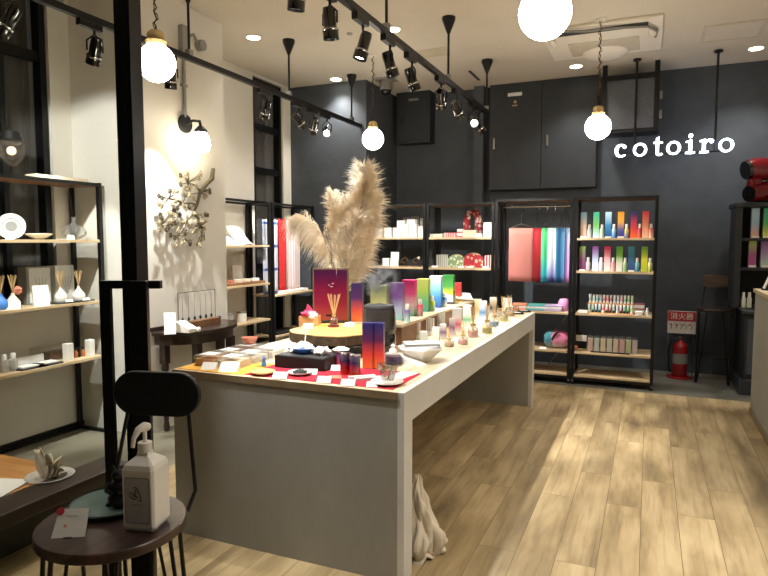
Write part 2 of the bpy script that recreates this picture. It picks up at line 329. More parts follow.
# ------------------------------------------------------------------ shelving racks
def rack(label,X0,X1,Y0,Y1,zs,zt,longax='X',casters=True,topboard=True,group=None,zb=.05,pw=.03,thk=.022,brace=False,wallrail=False):
    r=thing('shelving_rack',label,'shelf unit',((X0+X1)/2,(Y0+Y1)/2,0),group)
    for x in (X0+pw/2,X1-pw/2):
        for y in (Y0+pw/2,Y1-pw/2):
            MB().bb(x-pw/2,x+pw/2,y-pw/2,y+pw/2,zb,zt).build('post','black',r)
            if casters:
                c=MB().cyl((x-.012,y,.026),(x+.012,y,.026),.026,n=14).build('caster','blackm',r)
    bm='board' if longax=='X' else 'boardY'
    for z in zs:
        MB().bb(X0+(.002 if longax=='Y' else pw),X1-(.002 if longax=='Y' else pw),Y0+(pw if longax=='Y' else .002),Y1-(pw if longax=='Y' else .002),z-thk,z).build('shelf',bm,r,bevel=.002)
    for z in (zb+.012,zt-.015):
        f=MB()
        f.bb(X0+pw,X1-pw,Y0,Y0+.025,z-.012,z+.012).bb(X0+pw,X1-pw,Y1-.025,Y1,z-.012,z+.012)
        f.bb(X0,X0+.025,Y0+pw,Y1-pw,z-.012,z+.012)
        if not (wallrail and z<1): f.bb(X1-.025,X1,Y0+pw,Y1-pw,z-.012,z+.012)
        f.build('rail_frame','black',r)
    if topboard: MB().bb(X0+pw,X1-pw,Y0+.026,Y1-.026,zt-.028,zt-.006).build('top_board','brown',r)
    if brace:
        for a_,b_ in (((574,308),(546,340)),((563,345),(536,381))):
            MB().cyl(onY(*a_,Y1-.015),onY(*b_,Y1-.015),.007,n=6).build('brace','grey',r)
    return r
RY0,RY1=6.65,7.08
ZS=(.10,.345,.75,1.19,1.53)
rack('black steel rack with six gift box colours and bottles, rightmost of the back racks',-.725,.07,RY0,RY1,ZS,1.95)
mr=rack('black steel rack with hanging towels and folded cloths, second from the right',-1.55,-.735,RY0,RY1,(.10,.345,.75),1.95,brace=True)
MB().cyl((-1.51,6.86,1.875),(-.775,6.86,1.875),.012).build('hanging_rod','chrome',mr,smooth=True)
rack('black steel rack with red patterned bag on its top shelf, beside the hanging towels',-2.34,-1.56,RY0,RY1,(.10,.345,.75,1.20,1.54),1.925)
rack('black steel rack with white boxes, directly behind the pampas grass',-3.12,-2.35,RY0,RY1,(.10,.345,.75,1.20,1.54),1.925)
# left wall racks
LX0,LX1=-4.18,-3.86
rack('black steel rack of glassware and diffusers behind the glass door',LX0,LX1,1.55,3.51,(.62,1.045,1.51),1.94,'Y',False,zb=0,wallrail=True)
rack('black steel rack with white papers beside the white pillar',LX0,LX1,4.64,5.80,(.64,1.04,1.455),1.93,'Y',False,zb=0,topboard=False)
rack('black steel rack holding the striped towels at the left wall',LX0,LX1,5.83,6.76,(.42,.89),1.93,'Y',False,zb=0,topboard=False)
# ------------------------------------------------------------------ main table and counters
T=.852
mt=thing('display_table','long grey display table with pale wood top in the middle of the shop','table',(-1.57,4.0,0))
MB().bb(-2.205,-.975,2.41,5.68,.82,T).build('tabletop','top',mt)
MB().bb(-2.205,-.975,2.405,2.4095,.82,T).build('edge_band','edge',mt)
MB().bb(-2.205,-.975,2.41,2.51,0,.82).build('end_panel','conc',mt)
MB().bb(-2.205,-.975,5.57,5.68,0,.82).build('end_panel','conc',mt)
MB().bb(-.975,-.944,2.41,5.68,.71,T).bb(-.975,-.944,2.41,2.51,0,.71).bb(-.975,-.944,5.57,5.68,0,.71).build('side_board','conclt',mt)
MB().bb(-2.205,-2.175,2.51,5.57,.71,.82).build('side_board','conclt',mt)
ct=thing('service_counter','light grey counter with wooden top at the right edge','counter',(1.2,5,0))
MB().bb(.85,1.55,3.9,6.14,0,1.06).build('body','conc',ct)
MB().bb(.835,1.57,3.88,6.16,1.06,1.09).build('top','top',ct,bevel=.003)
MB().bb(.84,.849,3.9,6.14,0,.05).build('skirting','edge',ct)
# hutch
hu=thing('hutch_cabinet','dark grey panelled hutch with open shelves beside the counter','cabinet',(1.3,7.2,0))
MB().bb(.88,2.1,6.87,7.65,.0,.79).build('base','chardoor',hu,bevel=.006)
MB().bb(.84,2.15,6.82,7.65,.0,.15).build('plinth','chardoor',hu,bevel=.006)
MB().bb(.845,2.14,6.83,7.67,.79,.825).build('base_top','chardoor',hu,bevel=.006)
for k in range(3): MB().bb(.90+.4*k,1.24+.4*k,6.86,6.869,.2,.74).build('door','charcoal',hu,bevel=.003)
MB().bb(.79,.85,7.15,7.6,.825,1.84).build('side_post','chardoor',hu); MB().bb(2.04,2.1,7.15,7.6,.825,1.84).build('side_post','chardoor',hu)
MB().bb(.77,2.12,7.12,7.62,1.84,1.885).build('cornice','chardoor',hu,bevel=.008)
MB().bb(.85,2.04,7.57,7.6,.825,1.84).build('back_panel','blackm',hu)
HZ=(1.235,1.53)
for z in HZ: MB().bb(.85,2.04,7.16,7.57,z-.03,z).build('shelf','chardoor',hu)
# ------------------------------------------------------------------ ceiling things
E_=85
def downlight(px,py,lab):
    p=onZ(px,py,CE)
    t=thing('ceiling_downlight',lab,'light',(p.x,p.y,CE),'recessed downlights')
    MB().cyl((p.x,p.y,CE-.006),(p.x,p.y,CE),.075,n=24).build('trim_ring','acw',t)
    MB().cyl((p.x,p.y,CE-.009),(p.x,p.y,CE-.006),.06,n=24).build('diffuser','down',t)
    lamp(t,(p.x,p.y,CE-.03),(p.x,p.y,0),E_,110,.06,(1,.945,.87),blend=.8)
def lamp(parent,loc,tgt,energy,ang_,rad,colr,blend=.35):
    d=bpy.data.lights.new('lamp_light','SPOT'); d.energy=energy; d.spot_size=math.radians(ang_); d.spot_blend=blend; d.shadow_soft_size=rad; d.color=colr
    o=bpy.data.objects.new('lamp_light',d); col.objects.link(o)
    q=(Vector(tgt)-Vector(loc)).to_track_quat('-Z','Y'); w=Matrix.Translation(loc)@q.to_matrix().to_4x4()
    lm=wm(parent).inverted()@w; o.parent=parent; o.location=lm.to_translation(); o.rotation_euler=lm.to_euler(); return o
for a,b,l in ((253.5,37,'round ceiling downlight nearest the white pillar'),(336,79,'round ceiling downlight close to the dark block wall'),(393,29,'round ceiling downlight just beside the right lighting track'),
              (576,66,'round ceiling downlight above the big dark cupboard doors'),(756,48,'round ceiling downlight at the right beyond the square hatch')): downlight(a,b,l)
E_=150
for l,x,y in (('round ceiling downlight over the entrance floor',.9,1.7),('added unseen ceiling downlight over the window display',-3.5,1.5),('added unseen ceiling downlight over the right side floor',2.0,3.7),('round ceiling downlight over the entrance at right',1.6,2.6),('round ceiling downlight over the counter',1.3,4.8)):  # window and right-side ones are unseen, added to brighten the display and table side
    E_=230 if 'window' in l else 150
    t=thing('ceiling_downlight',l,'light',(x,y,CE),'recessed downlights'); MB().cyl((x,y,CE-.006),(x,y,CE),.075,n=24).build('trim_ring','acw',t); MB().cyl((x,y,CE-.009),(x,y,CE-.006),.06,n=24).build('diffuser','down',t)
    lamp(t,(x,y,CE-.03),(x,y,0),E_,110,.06,(1,.945,.87),blend=.8)
TZ=2.87
def track(X,Y0,Y1,rods,lab):
    t=thing('lighting_track',lab,'track light rail',(X,(Y0+Y1)/2,TZ))
    MB().bb(X-.018,X+.018,Y0,Y1,TZ-.02,TZ+.02).build('rail','black',t)
    for y in rods:
        MB().cyl((X,y,TZ+.05),(X,y,CE-.10),.010,n=10).build('rod','black',t)
        MB().lathe([(.012,-.14),(.02,-.12),(.058,-.025),(.058,0),(0,0)],(X,y,CE),20).build('ceiling_cup','black',t,smooth=True)
        MB().bb(X-.022,X+.022,y-.02,y+.02,TZ+.02,TZ+.06).build('clamp','steel',t)
track(-3.22,1.4,6.78,(2.66,3.78,5.18,6.53),'long black lighting track running along the left wall')
track(-1.64,1.9,6.6,(2.6,3.85,5.21,6.57),'long black lighting track above the display table')
def head(X,Y,zc,tgt,lab,grp,energy=45,ang_=40,on=True,s=1.0,box_=True,side=0):
    p=Vector((X+side,Y,zc)); d=(Vector(tgt)-p).normalized()
    t=thing('track_spotlight',lab,'spotlight',p,grp)
    if box_: MB().bb(X-.02,X+.02,Y-.12,Y+.05,TZ-.062,TZ-.021).build('driver_box','black',t,bevel=.003)
    MB().cyl((X,Y,TZ-.062),(X,Y,zc+.10),.008,n=8).build('stem','black',t)
    sv=d.cross(Vector((0,0,1)));  sv=sv.normalized() if sv.length>.05 else Vector((1,0,0))
    w=.048
    MB().tube([p+sv*w,p+sv*w+Vector((0,0,.06)),Vector((X,Y,zc+.105))-Vector((side,0,0))*0,p-sv*w+Vector((0,0,.06)),p-sv*w],.006,6).build('yoke','black',t)
    MB().lathe([(0,-.085),(.032,-.085),(.036,-.06),(.036,.02),(.044,.03),(.044,.08),(.038,.08),(.034,.062),(0,.062)],p,18,d).build('housing','gloss',t,smooth=True)
    MB().lathe([(.045,.024),(.047,.03),(.045,.036)],p,18,d).build('trim_ring','chrome',t,smooth=True)
    MB().lathe([(0,.064),(.030,.066),(.030,.064)],p,18,d).build('lens','lens' if on else 'chrome',t,smooth=True)
    if on: lamp(t,p+d*.09,tgt,energy*4,ang_,.02,(1,.975,.94))
    return t
G1='spotlights on the left track'; G2='spotlights on the table track'
WC=(1,.93,.82)
S1=[((8,20),(-3.9,1.9,1.4),'half cut off in the top left corner'),((95,52),(-4.0,3.2,1.3),'seen through the glass door'),((171,82),(-3.6,3.9,1.0),'behind the nearest globe lamp'),
    ((266,112),(-3.9,5.2,1.2),'in front of the far dark window'),((299,120),(-2.6,6.9,1.3),'first of the three hanging before the dark block wall'),((314,123),(-4.0,6.2,1.3),'middle of the three hanging before the dark block wall'),((327,129),(-1.9,3.2,.9),'last of the three hanging before the dark block wall')]
for (px,py),tg,l in S1:
    p=onX(px,py,-3.22); head(-3.22,p.y,2.68,tg,'black left-rail spotlight, '+l,G1,[30,36,42,42,22,42,42][S1.index(((px,py),tg,l))],46)
S2=[((297,8),(-1.9,2.9,.85),'nearest the camera at the top edge'),((330,25),(-1.6,3.3,.9),'second from the near end, long body'),((363,45),(-2.1,3.2,.85),'tilted back to the left'),((390,66),(-1.2,4.3,.85),'pointing straight down beside a lit downlight'),
    ((412,85),(-1.15,4.9,.85),'pointing down just before the small wall cupboard'),((441,97),(-2.1,6.9,1.2),'seen side on before the ceiling vent'),((457,113),(-1.1,6.85,1.2),'chromed one beside the glaring lamp'),((473,122),(-.3,3.2,1.2),'glaring straight into view at the far end')]
for i,((px,py),tg,l) in enumerate(S2):
    p=onX(px,py,-1.64); head(-1.64,p.y,2.68 if i else 2.72,tg,'black table-rail spotlight, '+l,G2,[20,24,22,48,58,28,42,14][i],44)
head(-3.22,1.75,2.68,(-3.85,3.62,1.5),'added left-rail spotlight out of view, brightening the window display',G1,42,64)  # unseen extra head, added to brighten the window display and pillar front
# heads that light the right side from the same rail and one over the sign side, further along
head(-1.64,6.25,2.66,(-.35,6.9,1.1),'black track spotlight at the far tip of the table rail',G2,55,40)
head(-1.64,2.15,2.66,(-1.0,2.9,.5),'black track spotlight out of view on the near end of the table rail',G2,50,60)
# globe pendants
def globe(px,py,r,ppx,lab,zc=CE):
    k=F*r/ppx; c=CAM+ray(px,py)/F*k
    t=thing('globe_pendant',lab,'pendant lamp',c,'white globe pendant lamps')
    MB().sph(c,r,28).build('globe','globe',t,smooth=True)
    MB().lathe([(.0,.0),(.05,.0),(.055,.02),(.045,.03),(.045,.06),(.03,.075),(0,.075)],(c.x,c.y,c.z+r*.93),18).build('cap','brass',t,smooth=True)
    z0=c.z+r+.07; n=int((CE-z0)/.06)
    ch=MB()
    pts=[(c.x+.008*math.sin(i*2.2),c.y+.008*math.cos(i*2.2),z0+(CE-z0)*i/(n*3)) for i in range(n*3+1)]
    ch.tube(pts,.004,6); ch.tube([(x-.016*math.sin(i*1.3),y,z) for i,(x,y,z) in enumerate(pts)],.0028,5)
    ch.build('cord','bark',t)
    MB().lathe([(0,-.02),(.045,-.02),(.05,0),(0,0)],(c.x,c.y,CE),18).build('ceiling_rose','acw',t,smooth=True)
    return c
g1=globe(156.5,63,.100,18.6,'white globe pendant on a chain, nearest the black door post')
g2=globe(545,13,.104,26,'large white globe pendant cut off by the top edge')
g3=globe(373,139,.11,10.6,'small white globe pendant above the pampas grass')
g4=globe(598,127,.110,12.6,'white globe pendant in front of the dark cupboard doors')
# air conditioner cassette
ax0,ax1,ay0,ay1=-.98,.05,5.82,6.8
ac=thing('air_conditioner','cream ceiling cassette air conditioner with grille and drip bowl','air conditioner',((ax0+ax1)/2,(ay0+ay1)/2,CE))
MB().bb(ax0,ax1,ay0,ay1,CE-.03,CE).build('panel','acw',ac,bevel=.01)
MB().bb(ax0+.2,ax1-.2,ay0+.45,ay1-.12,CE-.042,CE-.031).build('grille','acg',ac,bevel=.004)
MB().bb(ax0+.12,ax1-.12,ay0+.08,ay0+.16,CE-.045,CE-.031).build('louver','dgrey',ac,bevel=.004)
for x in (ax0+.08,ax1-.08): MB().sph((x,ay0+.35,CE-.045),.07,14,(.5,1.6,.3)).build('corner_pad','acw',ac,smooth=True)
pts=[(ax0+.2,ay0-.02,CE-.05),(ax0+.4,ay0+.03,CE-.06),(ax1-.35,ay0+.06,CE-.06),(ax1-.12,ay0+.12,CE-.06),(ax1-.05,ay0+.3,CE-.05),(ax1-.06,ay0+.5,CE-.04)]
MB().tube(pts,.012,8).build('hose','grey',ac,smooth=True)
MB().lathe([(0,-.05),(.12,-.045),(.20,-.02),(.22,0),(0,0)],((ax0+ax1)/2,ay1-.15,CE-.043),24).build('drip_bowl','acw',ac,smooth=True)
def hatch(name,lab,x0,x1,y0,y1,m='ceil'):
    t=thing(name,lab,'ceiling hatch',((x0+x1)/2,(y0+y1)/2,CE))
    f=MB(); w=.025
    for a in ((x0,x1,y0,y0+w),(x0,x1,y1-w,y1),(x0,x0+w,y0+w,y1-w),(x1-w,x1,y0+w,y1-w)): f.bb(*a,CE-.01,CE)
    f.build('rim','acg',t); MB().bb(x0+w,x1-w,y0+w,y1-w,CE-.004,CE).build('lid',m,t)
hatch('access_hatch','square ceiling access hatch with thin grey rim at upper right',.39,.88,6.32,6.82)
v=thing('ceiling_vent','small slatted air vent in the ceiling by the right track','vent',(-2.08,6.1,CE))
MB().bb(-2.26,-1.92,5.97,6.22,CE-.008,CE).build('frame','acg',v)
for i in range(6): MB().bb(-2.24,-1.94,5.99+i*.037,6.0+i*.037,CE-.014,CE-.008).build('slat','acg',v)
tag(MB().bb(-1.94,-1.91,6.9,7.33,CE-.006,CE).build('ceiling_slot','dgrey'),'thin dark slot in the ceiling near the dark cupboards','slot')
tag(MB().lathe([(0,-.02),(.02,-.015),(.03,0),(0,0)],(-2.6,5.24,CE),14).build('sprinkler','steel',smooth=True),'tiny round sprinkler head alone on the open ceiling','sprinkler')
# dome camera
c=onZ(386,79,CE)
t=thing('dome_camera','silver dome security camera on the ceiling above the small globe','camera',(c.x,c.y,CE))
MB().bb(c.x-.12,c.x+.12,c.y-.10,c.y+.10,CE-.02,CE).build('mount_plate','grey',t,bevel=.003)
MB().cyl((c.x,c.y,CE-.13),(c.x,c.y,CE-.02),.075,n=24).build('body','steel',t,smooth=True)
MB().sph((c.x,c.y,CE-.13),.06,18).build('dome','gloss',t,smooth=True)
# hanging mesh box
hb=thing('hanging_cabinet','grey mesh-fronted box hung in a black frame from the ceiling','cabinet',(-.23,7.25,2.9))
MB().bb(-.485,.0,7.29,7.6,2.71,3.24).build('body','grdl',hb,bevel=.006)
for x in (-.505,.02): MB().bb(x-.025,x+.025,7.28,7.34,2.68,CE).build('hanger','black',hb)
MB().bb(-.53,.045,7.26,7.279,3.24,3.28).build('frame_top','black',hb)
MB().bb(-.53,.045,7.28,7.60,2.675,2.705).build('frame_tray','black',hb)
for z in (3.06,2.86): MB().bb(.05,.075,7.30,7.33,z-.05,z+.03).build('clip','clipm',hb)
# dark cupboards
cb=thing('wall_cupboard','large dark grey double-door cupboard high on the back wall','cupboard',(-1.25,7.65,2.1))
MB().bb(-1.865,-.60,7.64,BW,2.13,CE).build('carcass','chardoor',cb)
d1=MB().bb(-1.86,-1.235,7.62,7.638,2.13,CE-.005).build('door','chardoor',cb,bevel=.002)
d2=MB().bb(-1.228,-.605,7.62,7.638,2.13,CE-.005).build('door','chardoor',cb,bevel=.002)
for x,d in ((-1.80,d1),(-1.16,d2)): MB().bb(x-.013,x+.013,7.60,7.619,2.63,2.76).build('handle','steel',d,bevel=.003)
MB().bb(-1.64,-1.47,7.614,7.619,3.25,3.29).build('name_plate','sheet',d1)
MB().cyl((-1.55,7.612,3.18),(-1.55,7.619,3.18),.018,n=14).build('lock','brass',d1); MB().bb(-1.585,-1.525,7.614,7.619,3.13,3.145).build('plate','brass',d1)
sc_=thing('wall_cupboard','small dark grey single-door electrical cupboard near the ceiling corner','cupboard',(-2.84,7.6,3))
MB().bb(-3.08,-2.62,7.56,BW,2.76,CE).build('carcass','chardoor',sc_)
d=MB().bb(-3.06,-2.64,7.54,7.559,2.79,CE-.01).build('door','chardoor',sc_,bevel=.003)
MB().bb(-2.90,-2.77,7.536,7.539,3.29,3.32).build('name_plate','grey',d); MB().bb(-3.0,-2.975,7.525,7.539,3.0,3.08).build('handle','blackm',d)
# ------------------------------------------------------------------ lit sign
SY=7.13
sg=thing('shop_sign','white backlit lettering sign reading cotoiro hung before the dark wall','sign',(.18,SY,2.4))
def arc(cx,cy,rx,ry,a0,a1,n): return [(cx+rx*math.cos(math.radians(a0+(a1-a0)*i/n)),cy+ry*math.sin(math.radians(a0+(a1-a0)*i/n))) for i in range(n+1)]
XH=.17; LS=.77
def ring(mb,o,rx,ry,ix,iy,a0=0,a1=360):
    n=32; A_=arc(0,0,rx,ry,a0,a1,n); B_=arc(0,0,ix,iy,a0,a1,n)
    for i in range(n): mb.prism([A_[i],A_[i+1],B_[i+1],B_[i]],(0,.035,0),o,(1,0,0),(0,0,1))
def letter(ch,x,z):
    m=MB(); o=(x,SY-.02,z); P2=lambda pts: m.prism(pts,(0,.035,0),o,(1,0,0),(0,0,1))
    h=XH
    if ch=='o': ring(m,(x,SY-.02,z+h/2),.088,.088,.056,.068)
    elif ch=='c':
        n=26; A_=arc(0,0,.082,.088,48,318,n); B_=arc(.010,0,.050,.068,58,308,n)
        for i in range(n): m.prism([A_[i],A_[i+1],B_[i+1],B_[i]],(0,.035,0),(x,SY-.02,z+h/2),(1,0,0),(0,0,1))
        m.cyl((x+.045,SY-.02,z+h*.80),(x+.045,SY+.015,z+h*.80),.022,n=14)
    elif ch=='t':
        P2([(-.022,.03),(-.022,.225),(-.004,.232),(.016,.245),(.016,.03)])
        P2([(-.052,h-.012),(-.052,h+.006),(.062,h+.006),(.062,h-.012)])
        n=12; A_=arc(.026,.034,.048,.042,180,330,n); B_=arc(.032,.036,.018,.022,180,330,n)
        for i in range(n): m.prism([A_[i],A_[i+1],B_[i+1],B_[i]],(0,.035,0),o,(1,0,0),(0,0,1))
    elif ch=='i':
        P2([(-.018,.0),(-.018,h),(.022,h+.008),(.022,.0)]); P2([(-.056,0),(-.056,.02),(.058,.02),(.058,0)]); P2([(-.052,h-.022),(-.052,h-.008),(.0,h+.006),(.0,h-.022)])
        m.cyl((x+.003,SY-.02,z+h+.062),(x+.003,SY+.015,z+h+.062),.026,n=18)
    elif ch=='r':
        P2([(-.046,.0),(-.046,h),(-.008,h+.008),(-.008,.0)]); P2([(-.078,0),(-.078,.02),(.03,.02),(.03,0)]); P2([(-.078,h-.022),(-.078,h-.008),(-.03,h+.006),(-.03,h-.022)])
        n=12; A_=arc(.038,h-.062,.052,.070,175,45,n); B_=arc(.042,h-.066,.048,.048,175,45,n)
        for i in range(n): m.prism([A_[i],A_[i+1],B_[i+1],B_[i]],(0,.035,0),o,(1,0,0),(0,0,1))
        m.cyl((x+.062,SY-.02,z+h-.022),(x+.062,SY+.015,z+h-.022),.024,n=14)
    m.b.transform(Matrix.Translation((x,SY,z))@Matrix.Diagonal((LS,1,LS,1))@Matrix.Translation((-x,-SY,-z)))
    m.build('letter','signl',sg)
for ch,px in zip('cotoiro',(621,640,657.5,673.5,690,706,726)):
    letter(ch,onY(px,150,SY).x,2.395)
x0=onY(686,150,SY).x; x1=onY(720,150,SY).x
MB().bb(-.36,x1+.1,SY+.02,SY+.03,2.40,2.415).build('back_bar','black',sg)
for px in (636,717):
    x=onY(px,100,SY).x; MB().cyl((x,SY+.03,2.41),(x,SY+.03,CE-.02),.012,n=10).build('rod','black',sg); MB().cyl((x,SY+.03,CE-.02),(x,SY+.03,CE),.04,n=14).build('ceiling_flange','black',sg)
#PART2
# ------------------------------------------------------------------ wall lamp, conduit, branch ornament on the pillar
def pw(px,py,off=0): return onX(px,py,PX+off)
p=pw(184,124); wl=thing('wall_lamp','black wall lamp with glowing white shade on the white pillar','wall lamp',p)
MB().cyl(p,(p.x+.025,p.y,p.z),.075,n=24).build('back_plate','blackm',wl,bevel=.003)
q2=Vector((PX+.17,p.y+.0,p.z-.03))
MB().tube([(p.x+.02,p.y,p.z),(p.x+.09,p.y,p.z+.02),(p.x+.16,p.y,p.z+.01),(p.x+.17,p.y,p.z-.04)],.012,10).build('arm','blackm',wl,smooth=True)
MB().lathe([(.0,.0),(.02,0),(.05,-.03),(.05,-.05),(0,-.05)],(PX+.17,p.y,p.z-.03),20).build('cap','blackm',wl,smooth=True)
MB().lathe([(.04,-.05),(.065,-.09),(.075,-.15),(.06,-.20),(.0,-.215)],(PX+.17,p.y,p.z-.03),24).build('shade','wlamp',wl,smooth=True)
cdt=thing('electrical_conduit','grey steel conduit pipe with boxes running up the white pillar','pipe',pw(181,60))
a=pw(181,28); 
MB().cyl((PX+.02,a.y,p.z+.05),(PX+.02,a.y,CE-.3),.014,n=10).build('pipe','crate',cdt,smooth=True)
MB().bb(PX,PX+.05,a.y-.04,a.y+.04,CE-.42,CE-.18).build('junction_box','crate',cdt,bevel=.005)
MB().cyl((PX,a.y+.2,CE-.28),(PX+.06,a.y+.2,CE-.28),.045,n=18).build('round_box','crate',cdt,bevel=.004)
MB().tube([(PX+.03,a.y+.04,CE-.26),(PX+.04,a.y+.1,CE-.22),(PX+.03,a.y+.16,CE-.27)],.012,8).build('elbow','crate',cdt,smooth=True)
for z in (2.75,3.0): MB().bb(PX,PX+.03,a.y-.03,a.y+.03,z,z+.02).build('clip','crate',cdt)
br=thing('branch_ornament','golden metal blossom branch ornament mounted on the white pillar','wall ornament',pw(185,208))
def bz(x,y,off): return pw(130+x/5.233,150+y/5.233,off)
MB().tube([bz(436,98,.045),bz(428,150,.05),bz(400,178,.045),bz(368,220,.04),bz(350,290,.045),bz(330,335,.04)],[.016,.022,.018,.015,.012,.008],10).build('trunk','gold',br,smooth=True)
hubs=[(368,220),(350,290),(330,335),(270,280),(215,320),(290,380)]
tw=MB()
for a_,b_ in (((350,290),(270,280)),((270,280),(200,330)),((200,330),(165,390)),((330,335),(290,380)),((290,380),(250,450)),((330,335),(370,400)),((368,220),(300,170)),((270,280),(200,255)),((368,220),(415,213))):
    A_=bz(*a_,.045);B_=bz(*b_,.045); tw.tube([A_,(A_+B_)/2+Vector((.02,0,.012)),B_],[.010,.008,.006],7)
tw.build('branch','gold',br,smooth=True)
BL=[(268,135),(303,125),(372,118),(268,182),(300,160),(362,145),(210,218),(247,215),(315,210),(172,255),(245,258),(165,295),(160,340),(150,383),(155,420),(188,415),(233,345),(215,370),(235,380),(275,385),(250,425),(235,462),(237,498),(278,480),(312,492),(350,488),(388,465),(372,430),(345,425),(325,430),(292,432),(392,410),(398,370),(390,338),(360,350),(335,330),(310,300),(280,290),(340,375),(365,380),(300,350),(385,245),(420,213),(345,195),(330,250),(250,300),(200,330),(315,395),(260,340),(355,400),(225,290),(290,240)]
BL+=[(x+R_.uniform(-22,22),y+R_.uniform(-20,20)) for x,y in BL[4:46]]
for i,(x,y) in enumerate(BL):
    c=bz(x+R_.uniform(-4,4),y+R_.uniform(-4,4),.06+R_.uniform(-.02,.03))
    h=min(hubs+[(300,170),(200,255),(165,390),(250,450),(370,400)],key=lambda q:(q[0]-x)**2+(q[1]-y)**2); A_=bz(*h,.045)
    st=MB().tube([A_,(A_+c)/2+Vector((.015,0,0)),c],.0035,5).build('stem','gold',br)
    ax=Vector((1,R_.uniform(-.5,.3),R_.uniform(-.5,.5)))
    fl=MB()
    for k in range(5):
        an=k*2*PI/5+i; o=Vector((0,math.cos(an),math.sin(an)))*.017
        fl.sph(c+o*.8,.010,8,(.3,1,1))
    fl.sph(c+Vector((.008,0,0)),.007,8)
    fl.build('blossom','orn' if i%3 else 'gold',br,smooth=True)
# ------------------------------------------------------------------ console table on the pillar
cy=4.05; hw=.44; CZ=.80
co=thing('console_table','dark half-round console table with turned legs against the white pillar','table',(PX+.2,cy,0))
def half(r,n=22,x0=PX): return [(x0+.02+r*.80*math.sin(PI*i/n),cy-r*math.cos(PI*i/n)) for i in range(n+1)]
MB().prism(half(hw),(0,0,.03),(0,0,CZ-.03),(1,0,0),(0,1,0)).build('top','dkwood',co,bevel=.006)
MB().prism(half(hw-.04),(0,0,.075),(0,0,CZ-.106),(1,0,0),(0,1,0)).build('apron','dkwood',co)
MB().bb(PX+.004,PX+.018,cy-hw,cy+hw-.03,CZ,CZ+.03).build('back_lip','dkwood',co)
for x,y in ((PX+.06,cy-.34),(PX+.27,cy-.21),(PX+.27,cy+.21),(PX+.06,cy+.34)):
    MB().bb(x-.028,x+.028,y-.028,y+.028,CZ-.26,CZ-.105).lathe([(0,0),(.02,0),(.026,.03),(.018,.08),(.024,.2),(.03,.34),(.02,.4),(.034,.43),(.02,.46),(.03,.50),(.028,.545),(0,.545)],(x,y,0),16).build('leg','dkwood',co,smooth=True)
def card(p,w,h,lab,rot=0,lean=.5,grp=None,m='white',name='price_card'):
    # little card: a leaning face on a short folded foot
    p=Vector(p); f=MB(); q=h*math.sin(lean); z=h*math.cos(lean); t=.0015
    f.prism([(0,0),(q,z),(q+t*1.5,z),(q+t*2,.0015),(q*1.2,.0015),(q*1.2,0)],(w,0,0),(-w/2,-q/2,0),(0,1,0),(0,0,1))
    f.b.transform(Matrix.Rotation(rot,4,'Z')); 
    o=f.build(name,m); o.location=p+Vector((0,0,.0005)); return tag(o,lab,'card',grp)
def c_at(px,py,z,w,h,lab,rot=.38,lean=.6,**k): p=onZ(px,py,z); return card(p,w,h,lab,rot,lean,**k)
card((PX+.22,onX(170,325,PX+.22).y,CZ),.085,.17,'tall white leaning card on the dark console table',.75,.35,name='info_card')
blk=thing('necklace_stand','wire frame stand with six pendants on a brown wooden block','jewellery stand',(PX+.13,cy+.12,CZ))
ya=onX(178,305,PX+.13).y; yb=onX(215,300,PX+.13).y; MB().bb(PX+.10,PX+.16,ya+.08,yb+.03,CZ,CZ+.05).build('block','brown',blk,bevel=.002)
MB().tube([(PX+.13,ya,CZ+.045),(PX+.13,ya,CZ+.29),(PX+.13,yb,CZ+.29),(PX+.13,yb,CZ+.045),(PX+.13,ya,CZ+.045)],.003,6).build('wire_frame','black',blk)
for i in range(6):
    y=ya+.05+i*(yb-ya-.1)/5
    ch_=MB().cyl((PX+.13,y,CZ+.08),(PX+.13,y,CZ+.27),.0022,n=5).build('chain','grey',blk)
    MB().lathe([(0,-.02),(.009,-.014),(.010,.0),(.005,.012),(0,.02)],(PX+.13,y,CZ+.075),10).build('pendant','blackm',ch_,smooth=True)
yl=onX(187,325,PX+.27).y; wb=thing('leaflet_box','white slanted box of leaflets on the dark console table','box',(PX+.26,yl,CZ))
MB().prism([(0,0),(.13,0),(.13,.03),(0,.085)],(0,.10,0),(PX+.2,yl-.05,CZ),(1,0,0),(0,0,1)).build('body','white',wb,bevel=.002)
MB().sph((PX+.345,yl+.04,CZ+.02),.02,12).build('knob','porcelain',wb,smooth=True)
